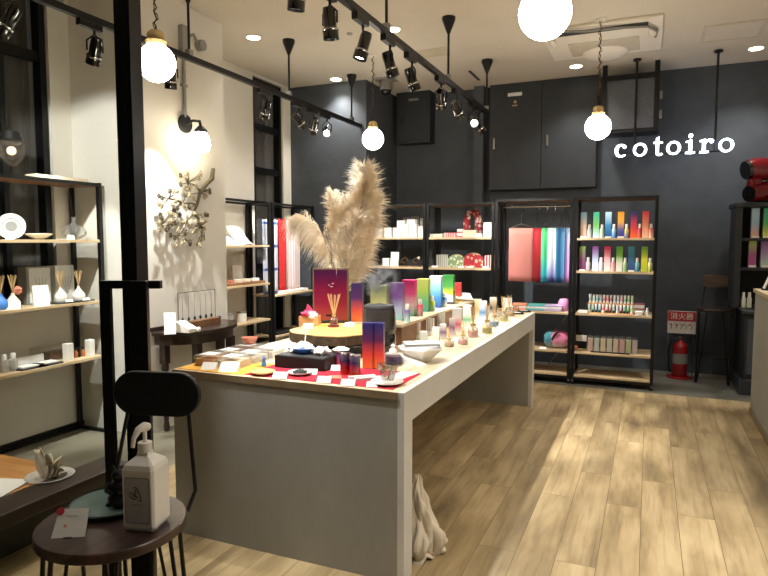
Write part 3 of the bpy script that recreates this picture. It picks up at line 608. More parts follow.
# ------------------------------------------------------------------ pampas grass
def plume(name,lab,path,wid,n,side=(0,0),droop=0,seed=1,asym=None):
    r=random.Random(seed); t_=thing(name,lab,'dried grass',path[0],'pampas plumes')
    path=[Vector(q) for q in path]
    def at_(t):
        f=t*(len(path)-1); i=min(int(f),len(path)-2); return path[i].lerp(path[i+1],f-i),(path[i+1]-path[i]).normalized()
    MB().tube(path,[.005]*len(path),6).build('stem','pstem',t_)
    m=MB(); nt_=n//40
    for i in range(nt_):
        t=.2+.8*((i+r.random())/nt_)**.85; p,d=at_(min(t,.999))
        a=i*2.399+r.uniform(-.4,.4); s=d.orthogonal().normalized(); s=(Matrix.Rotation(a,3,d)@s)
        if asym is not None: s=(s+Vector(asym)*.9).normalized()
        w0=wid*((math.sin(PI*min(1,(t-.10)/.98))**.55)*.9+.22)*r.uniform(.6,1.25)
        e0=(d*r.uniform(.45,1.0)+s*r.uniform(.55,1.0)).normalized()
        for k in range(40):
            w=w0*r.uniform(.3,1.0); e=(e0+Vector((r.gauss(0,.20),r.gauss(0,.20),r.gauss(0,.20)))).normalized(); q0=p+d*r.uniform(-.02,.02)+e0*w0*r.uniform(0,.45)
            g=Vector((0,0,-1))*droop*w
            p1=q0+e*w*.5+g*.22; p2=q0+e*w+g
            q=(p2-q0).cross(Vector((r.uniform(-1,1),r.uniform(-1,1),r.uniform(-1,1)))).normalized()*r.uniform(.0009,.0019)
            V=[m.b.verts.new(v) for v in (q0-q*.6,q0+q*.6,p1+q,p1-q,p2)]
            m.b.faces.new((V[0],V[1],V[2],V[3])); m.b.faces.new((V[3],V[2],V[4]))
    m.build('plume','pamp',t_)
vz=Vector((-1.93,3.62,T))
va=thing('vase','dark vase holding the pampas grass behind the picture frame','vase',vz)
MB().lathe([(0,0),(.06,0),(.085,.06),(.08,.14),(.045,.2),(.04,.24),(.045,.26),(.036,.26),(.036,.06),(0,.05)],vz,24).build('body','gloss',va,smooth=True)
vt=vz+Vector((0,0,.2))
def PY(px,py,Y=3.62): return onY(px,py,Y)
plume('pampas_plume','tall wide pampas plume, rightmost and highest of the bunch',[vt,PY(347,275),PY(355,235),PY(363,200),PY(365,170)],.15,9000,droop=.25,seed=3)
plume('pampas_plume','upright pampas plume, right outer one spreading towards the back shelves',[vt,PY(352,285,3.7),PY(364,255,3.7),PY(371,225,3.7),PY(375,195,3.7)],.105,4600,droop=.4,seed=9)
plume('pampas_plume','narrow pampas plume, the middle one of the bunch',[vt,PY(342,275,3.58),PY(338,245,3.58),PY(335,218,3.58),PY(333,193,3.58)],.085,4500,droop=.3,seed=5)
plume('pampas_plume','short inner pampas plume between the middle and highest ones',[vt,PY(345,272,3.6),PY(346,245,3.6),PY(346,215,3.6),PY(345,200,3.6)],.085,3500,droop=.3,seed=15)
plume('pampas_plume','drooping pampas plume, leftmost of the bunch beside the striped towels',[vt,PY(334,275,3.55),PY(329,250,3.55),PY(321,232,3.55),PY(309,219,3.55),PY(301,217,3.55)],.125,3000,droop=1.15,seed=6,asym=(-.8,-.3,-.3))
# ------------------------------------------------------------------ cake stand slab with its display
SC=Vector((-1.665,3.19,0)); SZ=.985
sl=thing('slab_stand','round live-edge wood slab stand on black iron legs on the table','stand',(SC.x,SC.y,T))
def wav(r,z): return [(SC.x+(r+.012*math.sin(5*a+1)+.006*math.sin(11*a))*math.cos(a),SC.y+(r+.012*math.sin(5*a+1)+.006*math.sin(11*a))*math.sin(a)) for a in [2*PI*i/40 for i in range(40)]]
MB().prism(wav(.275,0),(0,0,.004),(0,0,SZ-.004),(1,0,0),(0,1,0)).build('slab_top','slab',sl)
MB().prism(wav(.278,0),(0,0,.050),(0,0,SZ-.054),(1,0,0),(0,1,0)).build('bark_edge','bark',sl)
for a in (.3,2.4,4.5):
    x,y=SC.x+.2*math.cos(a),SC.y+.2*math.sin(a)
    MB().tube([(x,y,SZ-.04),(x+.03*math.cos(a),y+.03*math.sin(a),T+.002)],.008,8).build('leg','black',sl)
MB().tube([(SC.x+.19*math.cos(a),SC.y+.19*math.sin(a),T+.06) for a in [2*PI*i/24 for i in range(25)]],.005,6).build('ring','black',sl)
tag(MB().prism([(0,0),(.2,0),(.16,.075),(.035,.075)],(0,.16,0),(-1.93,3.12,T),(1,0,0),(0,0,1)).build('black_box','blackm',bevel=.003),'black tapered box standing in the shade under the wood slab','box')
fr=onZ(333,322,SZ); ra=.35
pf=thing('picture_frame','framed magenta and orange watercolour poster standing on the wood slab','picture frame',(fr.x-.03,fr.y-.02,SZ),rot=0)
rotm=Matrix.Rotation(.30,3,'Z')
fc=Vector((fr.x-.03,fr.y+.02,SZ))
def fl_(x,y,z): return fc+rotm@Vector((x,y,z))
MB().box(fl_(.005,0,.172),(.235,.018,.344),.30).build('frame','edge',pf,bevel=.002)
pic=MB().box(fl_(.005,-.0105,.172),(.215,.003,.322),.30).build('poster',grad('#b8503c','#9c2440','#861a44','#4e1a48',rough=.3),pf)
for x,z,w in ((.02,.245,.012),(-.005,.235,.01),(.01,.225,.016)): MB().box(fl_(x,-.0125,z),(w,.001,.004),.30).build('print_mark','white',pic)
MB().box(fl_(.01,-.0125,.04),(.07,.001,.012),.30).build('print_mark','ink',pic)
def reeds(parent,c,h,n=5,spread=.03,m='stick',r=.0022,seed=0):
    rr=random.Random(seed); 
    for i in range(n):
        a=2*PI*i/n+.4; MB().cyl((c[0]-.004*math.cos(a),c[1]-.006*math.sin(a),c[2]),(c[0]+spread*math.cos(a),c[1]+spread*math.sin(a)*.6,c[2]+h*rr.uniform(.93,1)),r,n=5).build('reed','stick' if m=='stick' else m,parent)
def diffuser(p,lab,h=.07,r=.022,liq='terra',rh=.13,group=None,n=5,spread=.026,name='reed_diffuser'):
    p=Vector(p); t=thing(name,lab,'reed diffuser',p,group)
    MB().lathe([(0,0),(r,0),(r*1.05,h*.1),(r*1.02,h*.62),(r*.45,h*.8),(r*.45,h),(r*.38,h),(r*.38,h*.78),(r*.94,h*.6),(r*.96,h*.12),(0,h*.06)],p,18).build('bottle','clear',t,smooth=True)
    MB().cyl(p+Vector((0,0,.006)),p+Vector((0,0,h*.45)),r*.93,n=16).build('liquid',liq,t)
    MB().cyl(p+Vector((0,0,h*.88)),p+Vector((0,0,h*1.02)),r*.55,n=14).build('collar','brass',t)
    reeds(t,p+Vector((0,0,h*.5)),rh*(1.3 if name=='reed_diffuser' and p.z<T+.01 else 1.0),n,spread,seed=int(p.x*1000)%97); return t
dpp=onZ(334,325,SZ); diffuser((dpp.x,dpp.y,SZ),'reed diffuser with fan of pale sticks before the magenta poster',.06,.024,'redg',.165,n=9,spread=.042)
gb1=onZ(358,321,SZ)
def gbox(p,w,d,h,lab,m,rot=0,grp=None,name='gift_box',cat='box',bevel=.0015):
    o=MB().box((0,0,h/2),(w,d,h)).build(name,m,bevel=bevel); o.location=p; o.rotation_euler=(0,0,rot); return tag(o,lab,cat,grp)
gbox((gb1.x,gb1.y-.01,SZ),.07,.07,.245,'tall gift box fading from violet to orange beside the poster on the slab',grad('#f0803c','#e0554a','#5a2f78','#40306c'),.30)
tb=onZ(310,325,SZ); tx=thing('tissue_box','small kraft tray box with pink tissue paper on the slab','box',(tb.x,tb.y,SZ),rot=.3)
c_=Vector((tb.x,tb.y,SZ))
bxm=MB(); bxm.box(c_+Vector((0,0,.004)),(.12,.085,.008),.3)
for sx,sy,w,d in ((0,.04,.12,.005),(0,-.04,.12,.005),(.0575,0,.005,.075),(-.0575,0,.005,.075)):
    v_=Matrix.Rotation(.3,3,'Z')@Vector((sx,sy,0)); bxm.box(c_+v_+Vector((0,0,.033)),(w,d,.05),.3)
bxm.build('tray','kraft',tx)
def crumple(name,m,par,c,r,seed,sz=.5,n=14):
    rr=random.Random(seed); mb=MB(); mb.sph(c,r,n,(1,1,sz))
    for v_ in mb.b.verts: v_.co+=Vector((rr.uniform(-1,1),rr.uniform(-1,1),rr.uniform(-1,1)))*r*.28
    return mb.build(name,m,par)
crumple('tissue','pink',tx,c_+Vector((-.015,.0,.065)),.045,2); crumple('tissue','white',tx,c_+Vector((.02,-.01,.062)),.035,4)
MB().prism([(-.05,0),(.04,0),(-.03,.07)],(.0,.003,.0),c_+Vector((0,.02,.06)),(1,0,.1),(0,0,1)).build('tissue','pink',tx)
c_at(308,328,SZ,.06,.04,'white price card on the slab in front of the pink tissue box',.35,.9)
c_at(349,326,SZ,.06,.035,'white price card on the slab in front of the tall violet box',.3,1.1)
tag(MB().cyl((dpp.x+.035,dpp.y-.07,SZ+.0005),(dpp.x+.035,dpp.y-.07,SZ+.008),.035,n=20).build('red_dish','redg'),'small red dish at the front edge of the wood slab','dish')
tag(MB().box((dpp.x-.06,dpp.y-.06,SZ+.003),(.09,.05,.004),.2).build('yellow_leaflet','yellow'),'yellow leaflet lying on the wood slab below the poster','leaflet')
# ------------------------------------------------------------------ front part of the table
z=T
def flat(x0,x1,y0,y1,th,name,m,lab,cat,rot=0,z0=T):
    o=MB().box((0,0,th/2),(x1-x0,y1-y0,th)).build(name,m); o.location=((x0+x1)/2,(y0+y1)/2,z0); o.rotation_euler=(0,0,rot); return tag(o,lab,cat)
flat(-2.19,-1.79,2.425,2.72,.003,'table_cloth','yellow','yellow cloth mat at the front left corner of the display table','mat')
flat(-1.785,-1.01,2.445,2.80,.003,'table_cloth','red','red felt mat along the front edge of the display table','mat')
TM=T+.003
k=0
PN=[('front','left'),('front','right'),('second','left'),('second','right'),('third','left'),('third','right')]
proto=thing('clear_case','x','box',(0,0,0),'clear cases stacked on the left front')
MB().bb(-.058,.058,-.066,.066,.001,.004).bb(-.056,.056,-.062,.062,.004,.036).build('contents','kraft',proto)
MB().bb(-.062,.062,-.07,.07,.0,.055).build('cover','case',proto)
MB().bb(-.04,.04,-.05,.03,.056,.058).build('slip','sheet',proto)
for i,(rw,sd) in enumerate(PN):
    x=-2.095 if sd=='left' else -1.955; y=2.58+.16*(i//2); o=proto if i==0 else dup(proto)
    o.location=(x,y,TM if i<2 else T); o['label']='clear lidded case of cards, %s row from the table edge, %s one'%(rw,sd)
    for c in kids(o):
        if c.name.startswith('contents'): c.material_slots[0].link='OBJECT'; c.material_slots[0].material=M[['kraft','cream','cream','sheet','kraft','sheet'][i]]
    rt=.06*math.sin(i*3); o.rotation_euler=(0,0,rt)
bw=thing('wooden_bowl','small pinkish wooden bowl resting on the rearmost left clear case','bowl',(-2.10,2.93,T+.0585))
MB().lathe([(0,0),(.025,0),(.042,.02),(.046,.036),(.042,.036),(.025,.01),(0,.008)],(-2.10,2.92,T+.0595),22).build('shell','terra',bw,smooth=True)
for q,lab in ((( -2.02,3.22),'white leaflet sheet lying behind the clear cases, nearer one'),((-1.98,3.45),'white leaflet sheet lying behind the clear cases, farther one')):
    o=MB().box((0,0,.0015),(.34,.17,.003)).build('leaflet_sheet','sheet'); o.location=(q[0],q[1],T); o.rotation_euler=(0,0,.15); tag(o,lab,'paper')
c_at(209,369,TM,.075,.05,'white price card at the far left of the table, before the clear cases',.3,.9)
c_at(229,371,TM,.095,.065,'larger white card before the right front clear case',.3,.9)
def dish(px,py,r,m,lab,zz=TM,fill=None,name='round_dish'):
    p=onZ(px,py,zz); t=thing(name,lab,'dish',p)
    MB().lathe([(0,0),(r*.5,0),(r,.012),(r,.016),(r*.9,.014),(r*.45,.006),(0,.006)],p,24).build('plate',m,t,smooth=True)
    if fill: crumple('contents',fill,t,p+Vector((0,0,.012)),r*.5,int(px),.35)
    return t
dish(263,374,.06,'kraft','round wooden dish at the border of the yellow and red mats')
dish(300,374.5,.06,'porcelain','round white dish with dark rim in front of the black tray',fill='dgrey')
dish(387,384,.075,'porcelain','round pale dish under the glass cup near the table corner')
tu=thing('glass_cube','tiny clear cube with blue figure beside the wooden dish','glass box',onZ(264,366,TM)); p=onZ(264,366,TM)
MB().box(p+Vector((0,0,.04)),(.07,.06,.08)).build('case','clear',tu); MB().lathe([(0,0),(.015,0),(.006,.03),(.012,.04),(0,.05)],p+Vector((0,0,.002)),12).build('figure','blue',tu,smooth=True)
for px,py,w,l in ((280,378,.07,'second to the right of the wooden dish'),(311,374,.06,'just right of the white dish, touching the black tray'),(324,382,.065,'on the red mat in the middle of the front edge'),(348,385,.065,'before the two metal tumblers'),(372,386.5,.05,'small one before the pale dish at the right corner'),(337,370,.06,'between the black tray and the tumblers')):
    c_at(px,py,TM,w,w*.62,'white price card '+l,.3,.95)
bt=thing('black_tray','long black tray box with white tissue on the red mat','tray',(-1.6,2.72,TM))
MB().bb(-1.75,-1.46,2.645,2.83,TM,TM+.062).build('body','blackm',bt,bevel=.003)
MB().bb(-1.74,-1.47,2.655,2.82,TM+.0625,TM+.064).build('liner','dgrey',bt)
bb_=thing('blue_bowl','small blue bowl with crumpled white tissue on the black tray','bowl',(-1.635,2.74,TM+.0645)); c=Vector((-1.635,2.74,TM+.0645))
MB().lathe([(0,0),(.03,0),(.06,.03),(.057,.03),(.028,.006),(0,.005)],c,22).build('shell','blue',bb_,smooth=True)
crumple('tissue','white',bb_,c+Vector((0,0,.03)),.045,8,.5); MB().cyl(c+Vector((.0,.01,.03)),c+Vector((.005,.015,.095)),.003,n=6).build('stick','white',bb_)
o=crumple('crumpled_tissue','white',None,Vector((0,0,.018)),.045,12,.4); o.location=(-1.53,2.74,TM+.065); tag(o,'crumpled white tissue on the right end of the black tray','tissue')
o=crumple('crumpled_tissue','white',None,Vector((0,0,.016)),.04,14,.4); o.location=(-1.70,2.77,TM+.065); tag(o,'crumpled white tissue on the left end of the black tray','tissue')
for i,(px,py,l) in enumerate(((345.5,374,'left'),(355,376,'right'))):
    p=onZ(px,py,TM); t=thing('metal_tumbler','shiny violet-red metal tumbler, %s one of the close pair'%l,'tumbler',p,'metal tumblers')
    MB().lathe([(0,0),(.025,0),(.026,.002),(.027,.105),(.024,.105),(.023,.006),(0,.006)],p,20).build('body',grad('#d8643c','#b0283c','#30285c','#6a6a88',rough=.18),t,smooth=True)
    MB().lathe([(.0275,.10),(.0285,.107),(.025,.11)],p,20).build('rim','chrome',t,smooth=True)
p=onZ(341,366,T+.0); t=thing('glass_jar','pale lidded jar behind the metal tumblers','jar',p)
MB().lathe([(0,0),(.04,0),(.042,.01),(.042,.06),(.03,.075),(0,.075)],p,20).build('body',grad('#d05050','#502a60'),t,smooth=True); MB().lathe([(0,.075),(.032,.075),(.045,.088),(.02,.1),(0,.1)],p,20).build('lid','cream',t,smooth=True)
for px,l in ((368.5,'left'),(379,'right')):
    p=onZ(px,367.5,TM); gbox(p,.054,.054,.232,'tall navy to orange gift box on the red mat, %s of pair'%l,grad('#e87b3a','#d8483c','#5b2750','#2f2a6a'),.25,'navy to orange gift boxes')
for i,(px,py,l) in enumerate(((362,378,'left'),(368,379.5,'right'))):
    p=onZ(px,py,TM); o=MB().box((0,0,.006),(.028,.13,.012)).build('slim_stick_box','sheet',bevel=.001); o.location=p; o.rotation_euler=(0,0,-.85); tag(o,'slim white packet lying on the red mat, %s of two'%l,'packet','slim white packets')
p=onZ(335,378,TM)
o=MB().box((0,0,.003),(.06,.07,.006)).build('leaflet','terra'); o.location=p; o.rotation_euler=(0,0,.5); tag(o,'orange and blue leaflet on the red mat beside a price card','leaflet')
p=onZ(388,380,TM+.018); t=thing('glass_cup','faceted clear glass cup standing in the pale dish','cup',p)
MB().lathe([(0,0),(.028,0),(.052,.075),(.049,.075),(.026,.006),(0,.006)],p,7).build('cup','cglass',t); MB().cyl(p+Vector((.0,0,.006)),p+Vector((.02,0,.06)),.003,n=6).build('straw','ink',t)
p=onZ(393,364,T); t=thing('round_tin','dark violet round tin with a small white figure on top','tin',p)
MB().cyl(p,p+Vector((0,0,.045)),.042,n=26).build('tin',grad('#3a2a55','#5a4a78'),t,bevel=.003); MB().cyl(p+Vector((0,0,.045)),p+Vector((0,0,.058)),.043,n=26).build('lid','frost',t,bevel=.003)
MB().lathe([(0,0),(.022,0),(.018,.02),(.009,.028),(.013,.04),(0,.05)],p+Vector((0,0,.059)),14).build('figure','porcelain',t,smooth=True)
flat(-1.125,-1.035,2.62,2.80,.002,'leaflet_sheet','sheet','white sheet lying on the red mat right of the glass cup','paper',-.15,TM)
p=onZ(413,364,T); o=card(p,.07,.15,'long white leaning card in front of the angular bowl',1.15,1.25,name='info_card')
# angular bowl with booklets
p=onZ(420,361,T); t=thing('angular_bowl','angular white bowl carrying booklets near the table right edge','bowl',p,rot=0)
MB().lathe([(0,0),(.05,0),(.13,.075),(.126,.078),(.048,.006),(0,.006)],p,6).build('bowl','whitep',t)
for i in range(3):
    o=MB().box((0,0,.003),(.19,.11,.006)).build('booklet','sheet' if i!=1 else 'grey'); o.location=p+Vector((.004*i,.005*i,.083+.0065*i)); o.rotation_euler=(0,0,.35+.12*i); tag(o,'%s booklet in the pile on the angular white bowl'%('bottom','middle','top')[i],'booklet')
# humidifier
p=Vector((-1.43,3.25,T)); hm=thing('aroma_humidifier','smoky translucent humidifier with black base beside the navy gift boxes','humidifier',p)
MB().lathe([(0,0),(.09,0),(.098,.01),(.098,.10),(.092,.115),(0,.115)],p,30).build('base','gloss',hm,smooth=True)
MB().lathe([(.092,.1155),(.100,.14),(.094,.235),(.088,.262),(.0,.265)],p,30).build('tank','smoke',hm,smooth=True)
MB().lathe([(0,.2655),(.088,.2655),(.086,.278),(.03,.283),(.012,.288),(0,.288)],p,24).build('nozzle','dgrey',hm,smooth=True)
# mist
m=bpy.data.materials.new('mist'); m.use_nodes=True; nt=m.node_tree; [nt.nodes.remove(x) for x in list(nt.nodes)]
o_=nt.nodes.new('ShaderNodeOutputMaterial'); pv=nt.nodes.new('ShaderNodeVolumePrincipled'); tc=nt.nodes.new('ShaderNodeTexCoord'); nz=nt.nodes.new('ShaderNodeTexNoise'); nz.inputs['Scale'].default_value=15; nz.inputs['Detail'].default_value=5; nz.inputs['Distortion'].default_value=1.2
ln=nt.nodes.new('ShaderNodeVectorMath'); ln.operation='LENGTH'; mr_=nt.nodes.new('ShaderNodeMapRange'); mr_.inputs[1].default_value=.0; mr_.inputs[2].default_value=.12; mr_.inputs[3].default_value=1; mr_.inputs[4].default_value=0
nt.links.new(tc.outputs['Object'],ln.inputs[0]); nt.links.new(ln.outputs['Value'],mr_.inputs[0]); nt.links.new(tc.outputs['Object'],nz.inputs['Vector'])
n3=nt.nodes.new('ShaderNodeMapRange'); n3.inputs[1].default_value=.47; n3.inputs[2].default_value=.7; n3.inputs[3].default_value=0; n3.inputs[4].default_value=60; nt.links.new(nz.outputs['Fac'],n3.inputs[0])
mm=nt.nodes.new('ShaderNodeMath'); mm.operation='MULTIPLY'; nt.links.new(mr_.outputs[0],mm.inputs[0]); nt.links.new(n3.outputs[0],mm.inputs[1]); nt.links.new(mm.outputs[0],pv.inputs['Density']); nt.links.new(pv.outputs[0],o_.inputs['Volume'])
mist=MB().sph((0,0,0),.12,20).build('mist_plume',m); mist.location=p+Vector((-.02,.06,.42)); tag(mist,'pale mist cloud rising above the humidifier','mist'); mist['kind']='stuff'
# ------------------------------------------------------------------ riser with fading gift boxes
RZ=.985
ri=thing('table_riser','long wooden riser shelf standing on the display table','riser',(-1.65,4.4,T))
MB().bb(-1.70,-1.385,3.5,5.35,RZ-.018,RZ).build('top_board','top',ri,bevel=.002)
MB().bb(-1.415,-1.397,3.52,5.33,T,RZ-.018).build('side_board','brown',ri); MB().bb(-1.69,-1.672,3.52,5.33,T,RZ-.018).build('side_board','brown',ri)
MB().bb(-1.672,-1.415,3.52,3.538,T,RZ-.018).build('end_board','brown',ri)
RB=[(397,320.5,283,14.5,('#9cc9c0','#b9bfe0','#8a62a8','#7a4f9a'),'violet to pale teal'),(410,316.5,280,14,('#4aa88c','#f3d3dc','#f25fa0','#e83f8c'),'hot pink to green'),(423,312,279,13,('#4aa88c','#63b98a','#a5d15a','#c6dc7a'),'lime to sea green'),
    (435,308,276,12.5,('#3558b0','#3f8fd6','#8fd0e8','#d8f0f4'),'pale blue to royal blue'),(445,304,275,12,('#d8dc30','#e6e04a','#5cb85c','#3f9c50'),'green to yellow'),(455.5,301.5,283,9.5,('#d8d850','#e05a4a','#e03a44','#e0484a'),'red to yellow')]
for i,(px,py,pt,w,cs,l) in enumerate(RB):
    q=onZ(px,py,RZ); q.x=-1.47; 
    rr_=(q-CAM); s=scl(q); gbox(Vector((q.x-.045,q.y+.05,RZ)),w*s*.93,w*s*.85,(py-pt)*s,'tall gift box fading %s in the row on the wooden riser'%l,grad(*cs),.12,'gift boxes on the riser')
q=onZ(380,318,RZ); gbox(Vector((onY(380,300,3.62).x,3.62,RZ)),.105,.10,onY(380,285,3.62).z-RZ,'squat beige-green box at the near end of the riser above the humidifier',grad('#c9c0a4','#b9bd8a','#8c9c5a'),.2)
def bottle(p,h,r,cm,lab,grp,name='small_bottle'):
    t=thing(name,lab,'bottle',p,grp); p=Vector(p)
    MB().lathe([(0,0),(r,0),(r,h*.6),(r*.75,h*.68),(r*.45,h*.70),(0,h*.70)],p,16).build('body',cm,t,smooth=True)
    MB().lathe([(0,h*.70),(r*.62,h*.70),(r*.62,h*.95),(r*.5,h),(0,h)],p,14).build('cap','white',t,smooth=True); return t
for i,(px,py,pt,c1,c2,l) in enumerate(((407,322,304,'#b8e0d8','#7a5a98','before the violet box'),(420,316,299,'#d8c8c0','#e04868','before the pink box'),(432,311,296,'#a0d0b8','#c8d840','before the lime box'),(444,307,293,'#e8ecd8','#4a7ac0','before the pale blue box'),(453,303,291,'#d8dc30','#e8d850','before the green box'))):
    q=onZ(px,py,RZ); s=scl(q); bottle((q.x,q.y,RZ),(py-pt)*s,3.2*s,grad(c1,c2),'small white-capped bottle on the riser, '+l,'small bottles on the riser')
q=onZ(466,302,RZ); o=MB().box((0,0,.004),(.16,.13,.008)).build('booklet','sheet'); o.location=(-1.47,5.12,RZ+.04); o.rotation_euler=(.35,.1,.5); tag(o,'open white booklet at the far end of the wooden riser','booklet')
bk=thing('booklet_stand','small dark easel leaning at the far end of the riser','stand',(q.x-.05,q.y-.2,RZ))
MB().box((q.x-.08,q.y-.22,RZ+.055),(.09,.01,.11),Matrix.Rotation(.3,3,'Z')@Matrix.Rotation(-.5,3,'X')).build('panel','dgrey',bk)
MB().box((q.x-.083,q.y-.226,RZ+.058),(.07,.01,.085),Matrix.Rotation(.3,3,'Z')@Matrix.Rotation(-.5,3,'X')).build('picture','sheet',bk)
# ------------------------------------------------------------------ front row along the right edge
def comb(px,py,pt,w,lab):
    q=onZ(px,py,T); s=scl(q); h=(py-pt)*s; W=w*s; t=thing('tube_stand',lab,'stand',q,'white tube stands')
    MB().box(q+Vector((0,0,h*.12)),(W,W*.7,h*.24),.2).build('foot','whitep',t,bevel=.001)
    for i in range(4): MB().cyl(q+Vector(((i-1.5)*W/4.2,0,h*.24)),q+Vector(((i-1.5)*W/4.2,0,h)),W*.10,n=8).build('tube','whitep' if i%2 else 'sheet',t)
for a in ((416,339,322,10,'white stand of slim tubes, nearest one beside the booklets'),(430,335.5,318,10,'white stand of slim tubes, second from the booklets'),(441,331,313,9,'white stand of slim tubes, farthest from the booklets')): comb(*a)
for i,(px,py,pt,w,c,l) in enumerate(((424,343,331,9,('#d8dcd0','#cfd4cc'),'grey-white small box in front of the first tube stand'),(436,341,327,9,('#c8ccc0','#e0e0dc'),'grey-white small box in front of the second tube stand'),(443,339,324,8,('#e8e4e0','#6a4a70','#e8e4e4'),'white box with a plum band'),(452,336,318,7,('#f0e8ec','#8a5a9a','#f4f0f0'),'white box with a violet band'),
        (457,331,308,11,('#f4ecec','#e25a7c','#f6f2f0','#e8eef0'),'white box with a pink band'),(467,326,305,10,('#f0f2ee','#6fb890','#f8f8f6','#ffffff'),'white box with a green band'),(483,322,301,9,('#eef0f4','#5a88b8','#f4f6f8'),'white box with a blue band'),(478,318,299,8,('#f2ead8','#d8b878','#e8d8b0'),'sand coloured slim box'),(493,317,297,8,('#f4f4f0','#30302c','#f4f4f0'),'white box with a black figure'))):
    q=onZ(px,py,T); s=scl(q); gbox(q,w*s*.8,w*s*.6,(py-pt)*s,(l if 'tube stand' in l else l+' in the row on the table right side'),grad(*c),.15,'slim boxes along the table')
for i,(px,py,pt,liq,l) in enumerate(((449,347,328,'pale_a','nearest the angular bowl, pale amber liquid'),(463,345,322,'pale_p','rosy liquid'),(473,338,306,'pale_p','pale coral liquid'),(487,334,303,'pale_y','pale lemon liquid'),(494,328,300,'pale_b','pale blue liquid'),(503,322,297,'pale_y','pale yellow liquid, before the white card'),(509,317,296,'pale_a','honey liquid, farthest along the edge'))):
    q=onZ(px,py-1,T); s=scl(q); h=(py-pt)*s; diffuser(q,'small reed diffuser on the table right edge, '+l,h*.42,5.0*s,liq,h*.62,'reed diffusers along the table',4,.02)
c_at(507,312,T,.085,.13,'white upright card at the far end of the table',.2,.12,name='info_card')
for px,py,l in ((457,341,'beside the pink diffuser'),(481,337,'beside the coral diffuser'),(500,329,'beside the blue diffuser'),(514,321,'near the far end')):
    c_at(px,py,T,.05,.03,'small white price card on the table right edge '+l,.2,1.0)
for i,(px,py,l) in enumerate(((517,314,'left'),(524,312,'right'))):
    q=onZ(px,py,T); t=thing('sample_tray','small dark sample tray at the far table end, %s one'%l,'tray',q,'dark sample trays'); MB().box(q+Vector((0,0,.006)),(.11,.07,.012),.4).build('tray','blackm',t); MB().box(q+Vector((.0,0,.014)),(.06,.03,.004),.4).build('tag','white',t)
for i,(px,py) in enumerate(((499,315),(508,314),(516,312))):
    q=onZ(px,py,T); t=thing('small_jar','tiny glass jar at the far table end, %s from the left'%ORD[i],'jar',q,'tiny jars'); MB().lathe([(0,0),(.028,0),(.03,.04),(.02,.05),(0,.05)],q,14).build('body','cglass',t,smooth=True); MB().cyl(q+Vector((0,0,.05)),q+Vector((0,0,.06)),.022,n=12).build('lid','brass',t)
# bag behind the table leg
bg=MB()
import itertools
def bagf(u_,v_):
    # a sack-like heap of cloth: narrow gathered top, folds and a bulge at the floor
    a=u_*2*PI; h=v_
    R0=.088*(1-.80*max(0,(h-.28)/.72)**.9)*(1+.16*math.sin(h*11)) if h>.02 else .11
    f=1+.16*math.sin(a*4+h*7)+.09*math.sin(a*9-h*13)+.05*math.sin(a*17+h*5)
    return (-.985+R0*f*math.cos(a)+.02*math.sin(h*6),2.72+R0*f*1.1*math.sin(a),.006+.36*h+.012*math.sin(a*6+h*9))
bg.grid(bagf,72,26); o=bg.build('canvas_cloth','bag',smooth=True,solid=.003); tag(o,'crumpled cream canvas cloth on the floor behind the table leg','cloth')
# ------------------------------------------------------------------ stools
def stool(cx,cy_,z,ang_,lab,seatm='seatw'):
    t=thing('bar_stool',lab,'stool',(cx,cy_,0)); c=Vector((cx,cy_,z)); r=.186
    d=Vector((math.cos(ang_),math.sin(ang_),0)); s=Vector((-d.y,d.x,0))
    MB().lathe([(0,-.028),(r-.006,-.028),(r,-.024),(r,-.003),(r-.003,0),(0,0)],c,48).build('seat',seatm,t,smooth=True)
    bc=c+d*.27+s*.012+Vector((0,0,.272)); w=.139;h=.068; pts=[]
    n=12
    for i in range(n+1): a=-PI/2+PI*i/n; pts.append((w-h+h*math.cos(a),h*math.sin(a)))
    for i in range(n+1): a=PI/2+PI*i/n; pts.append((-(w-h)+h*math.cos(a),h*math.sin(a)))
    MB().prism(pts,d*.022,bc-d*.011,s,(0,0,1)).build('backrest','brown2' if seatm!='seatw' else 'blackm',t,bevel=.004)
    for k in (-1,1):
        MB().tube([bc+s*k*.09+Vector((0,0,-.0)),bc+s*k*.10+Vector((0,0,-.07)),c+d*.215+s*k*.13+Vector((0,0,.0)),c+d*.17+s*k*.125+Vector((0,0,-.045))],.006,8).build('back_rod','black',t,smooth=True)
    for i in range(4):
        a=ang_+PI/4+i*PI/2; o=Vector((math.cos(a),math.sin(a),0)); q=Vector((-o.y,o.x,0)); foot=Vector((cx,cy_,.008))+o*.215; top=Vector((cx,cy_,z-.030))+o*.155
        MB().tube([top+q*.055,foot+q*.012,foot-q*.012,top-q*.055],.006,8).tube([top+o*.0-o*.05,foot],.005,6).build('leg','black',t,smooth=True)
    MB().tube([(cx+.19*math.cos(a),cy_+.19*math.sin(a),.28) for a in [2*PI*i/32 for i in range(33)]],.006,8).build('foot_ring','black',t,smooth=True)
    return t
SZF=.765; sc0=onZ(113,520,SZF)
stool(sc0.x,sc0.y,SZF,math.atan2(.31,-.085),'dark round bar stool with pill backrest in the foreground')
stool(.655,7.35,.79,PI/2-.10,'dark bar stool with brown backrest beside the fire extinguisher','dkwood')
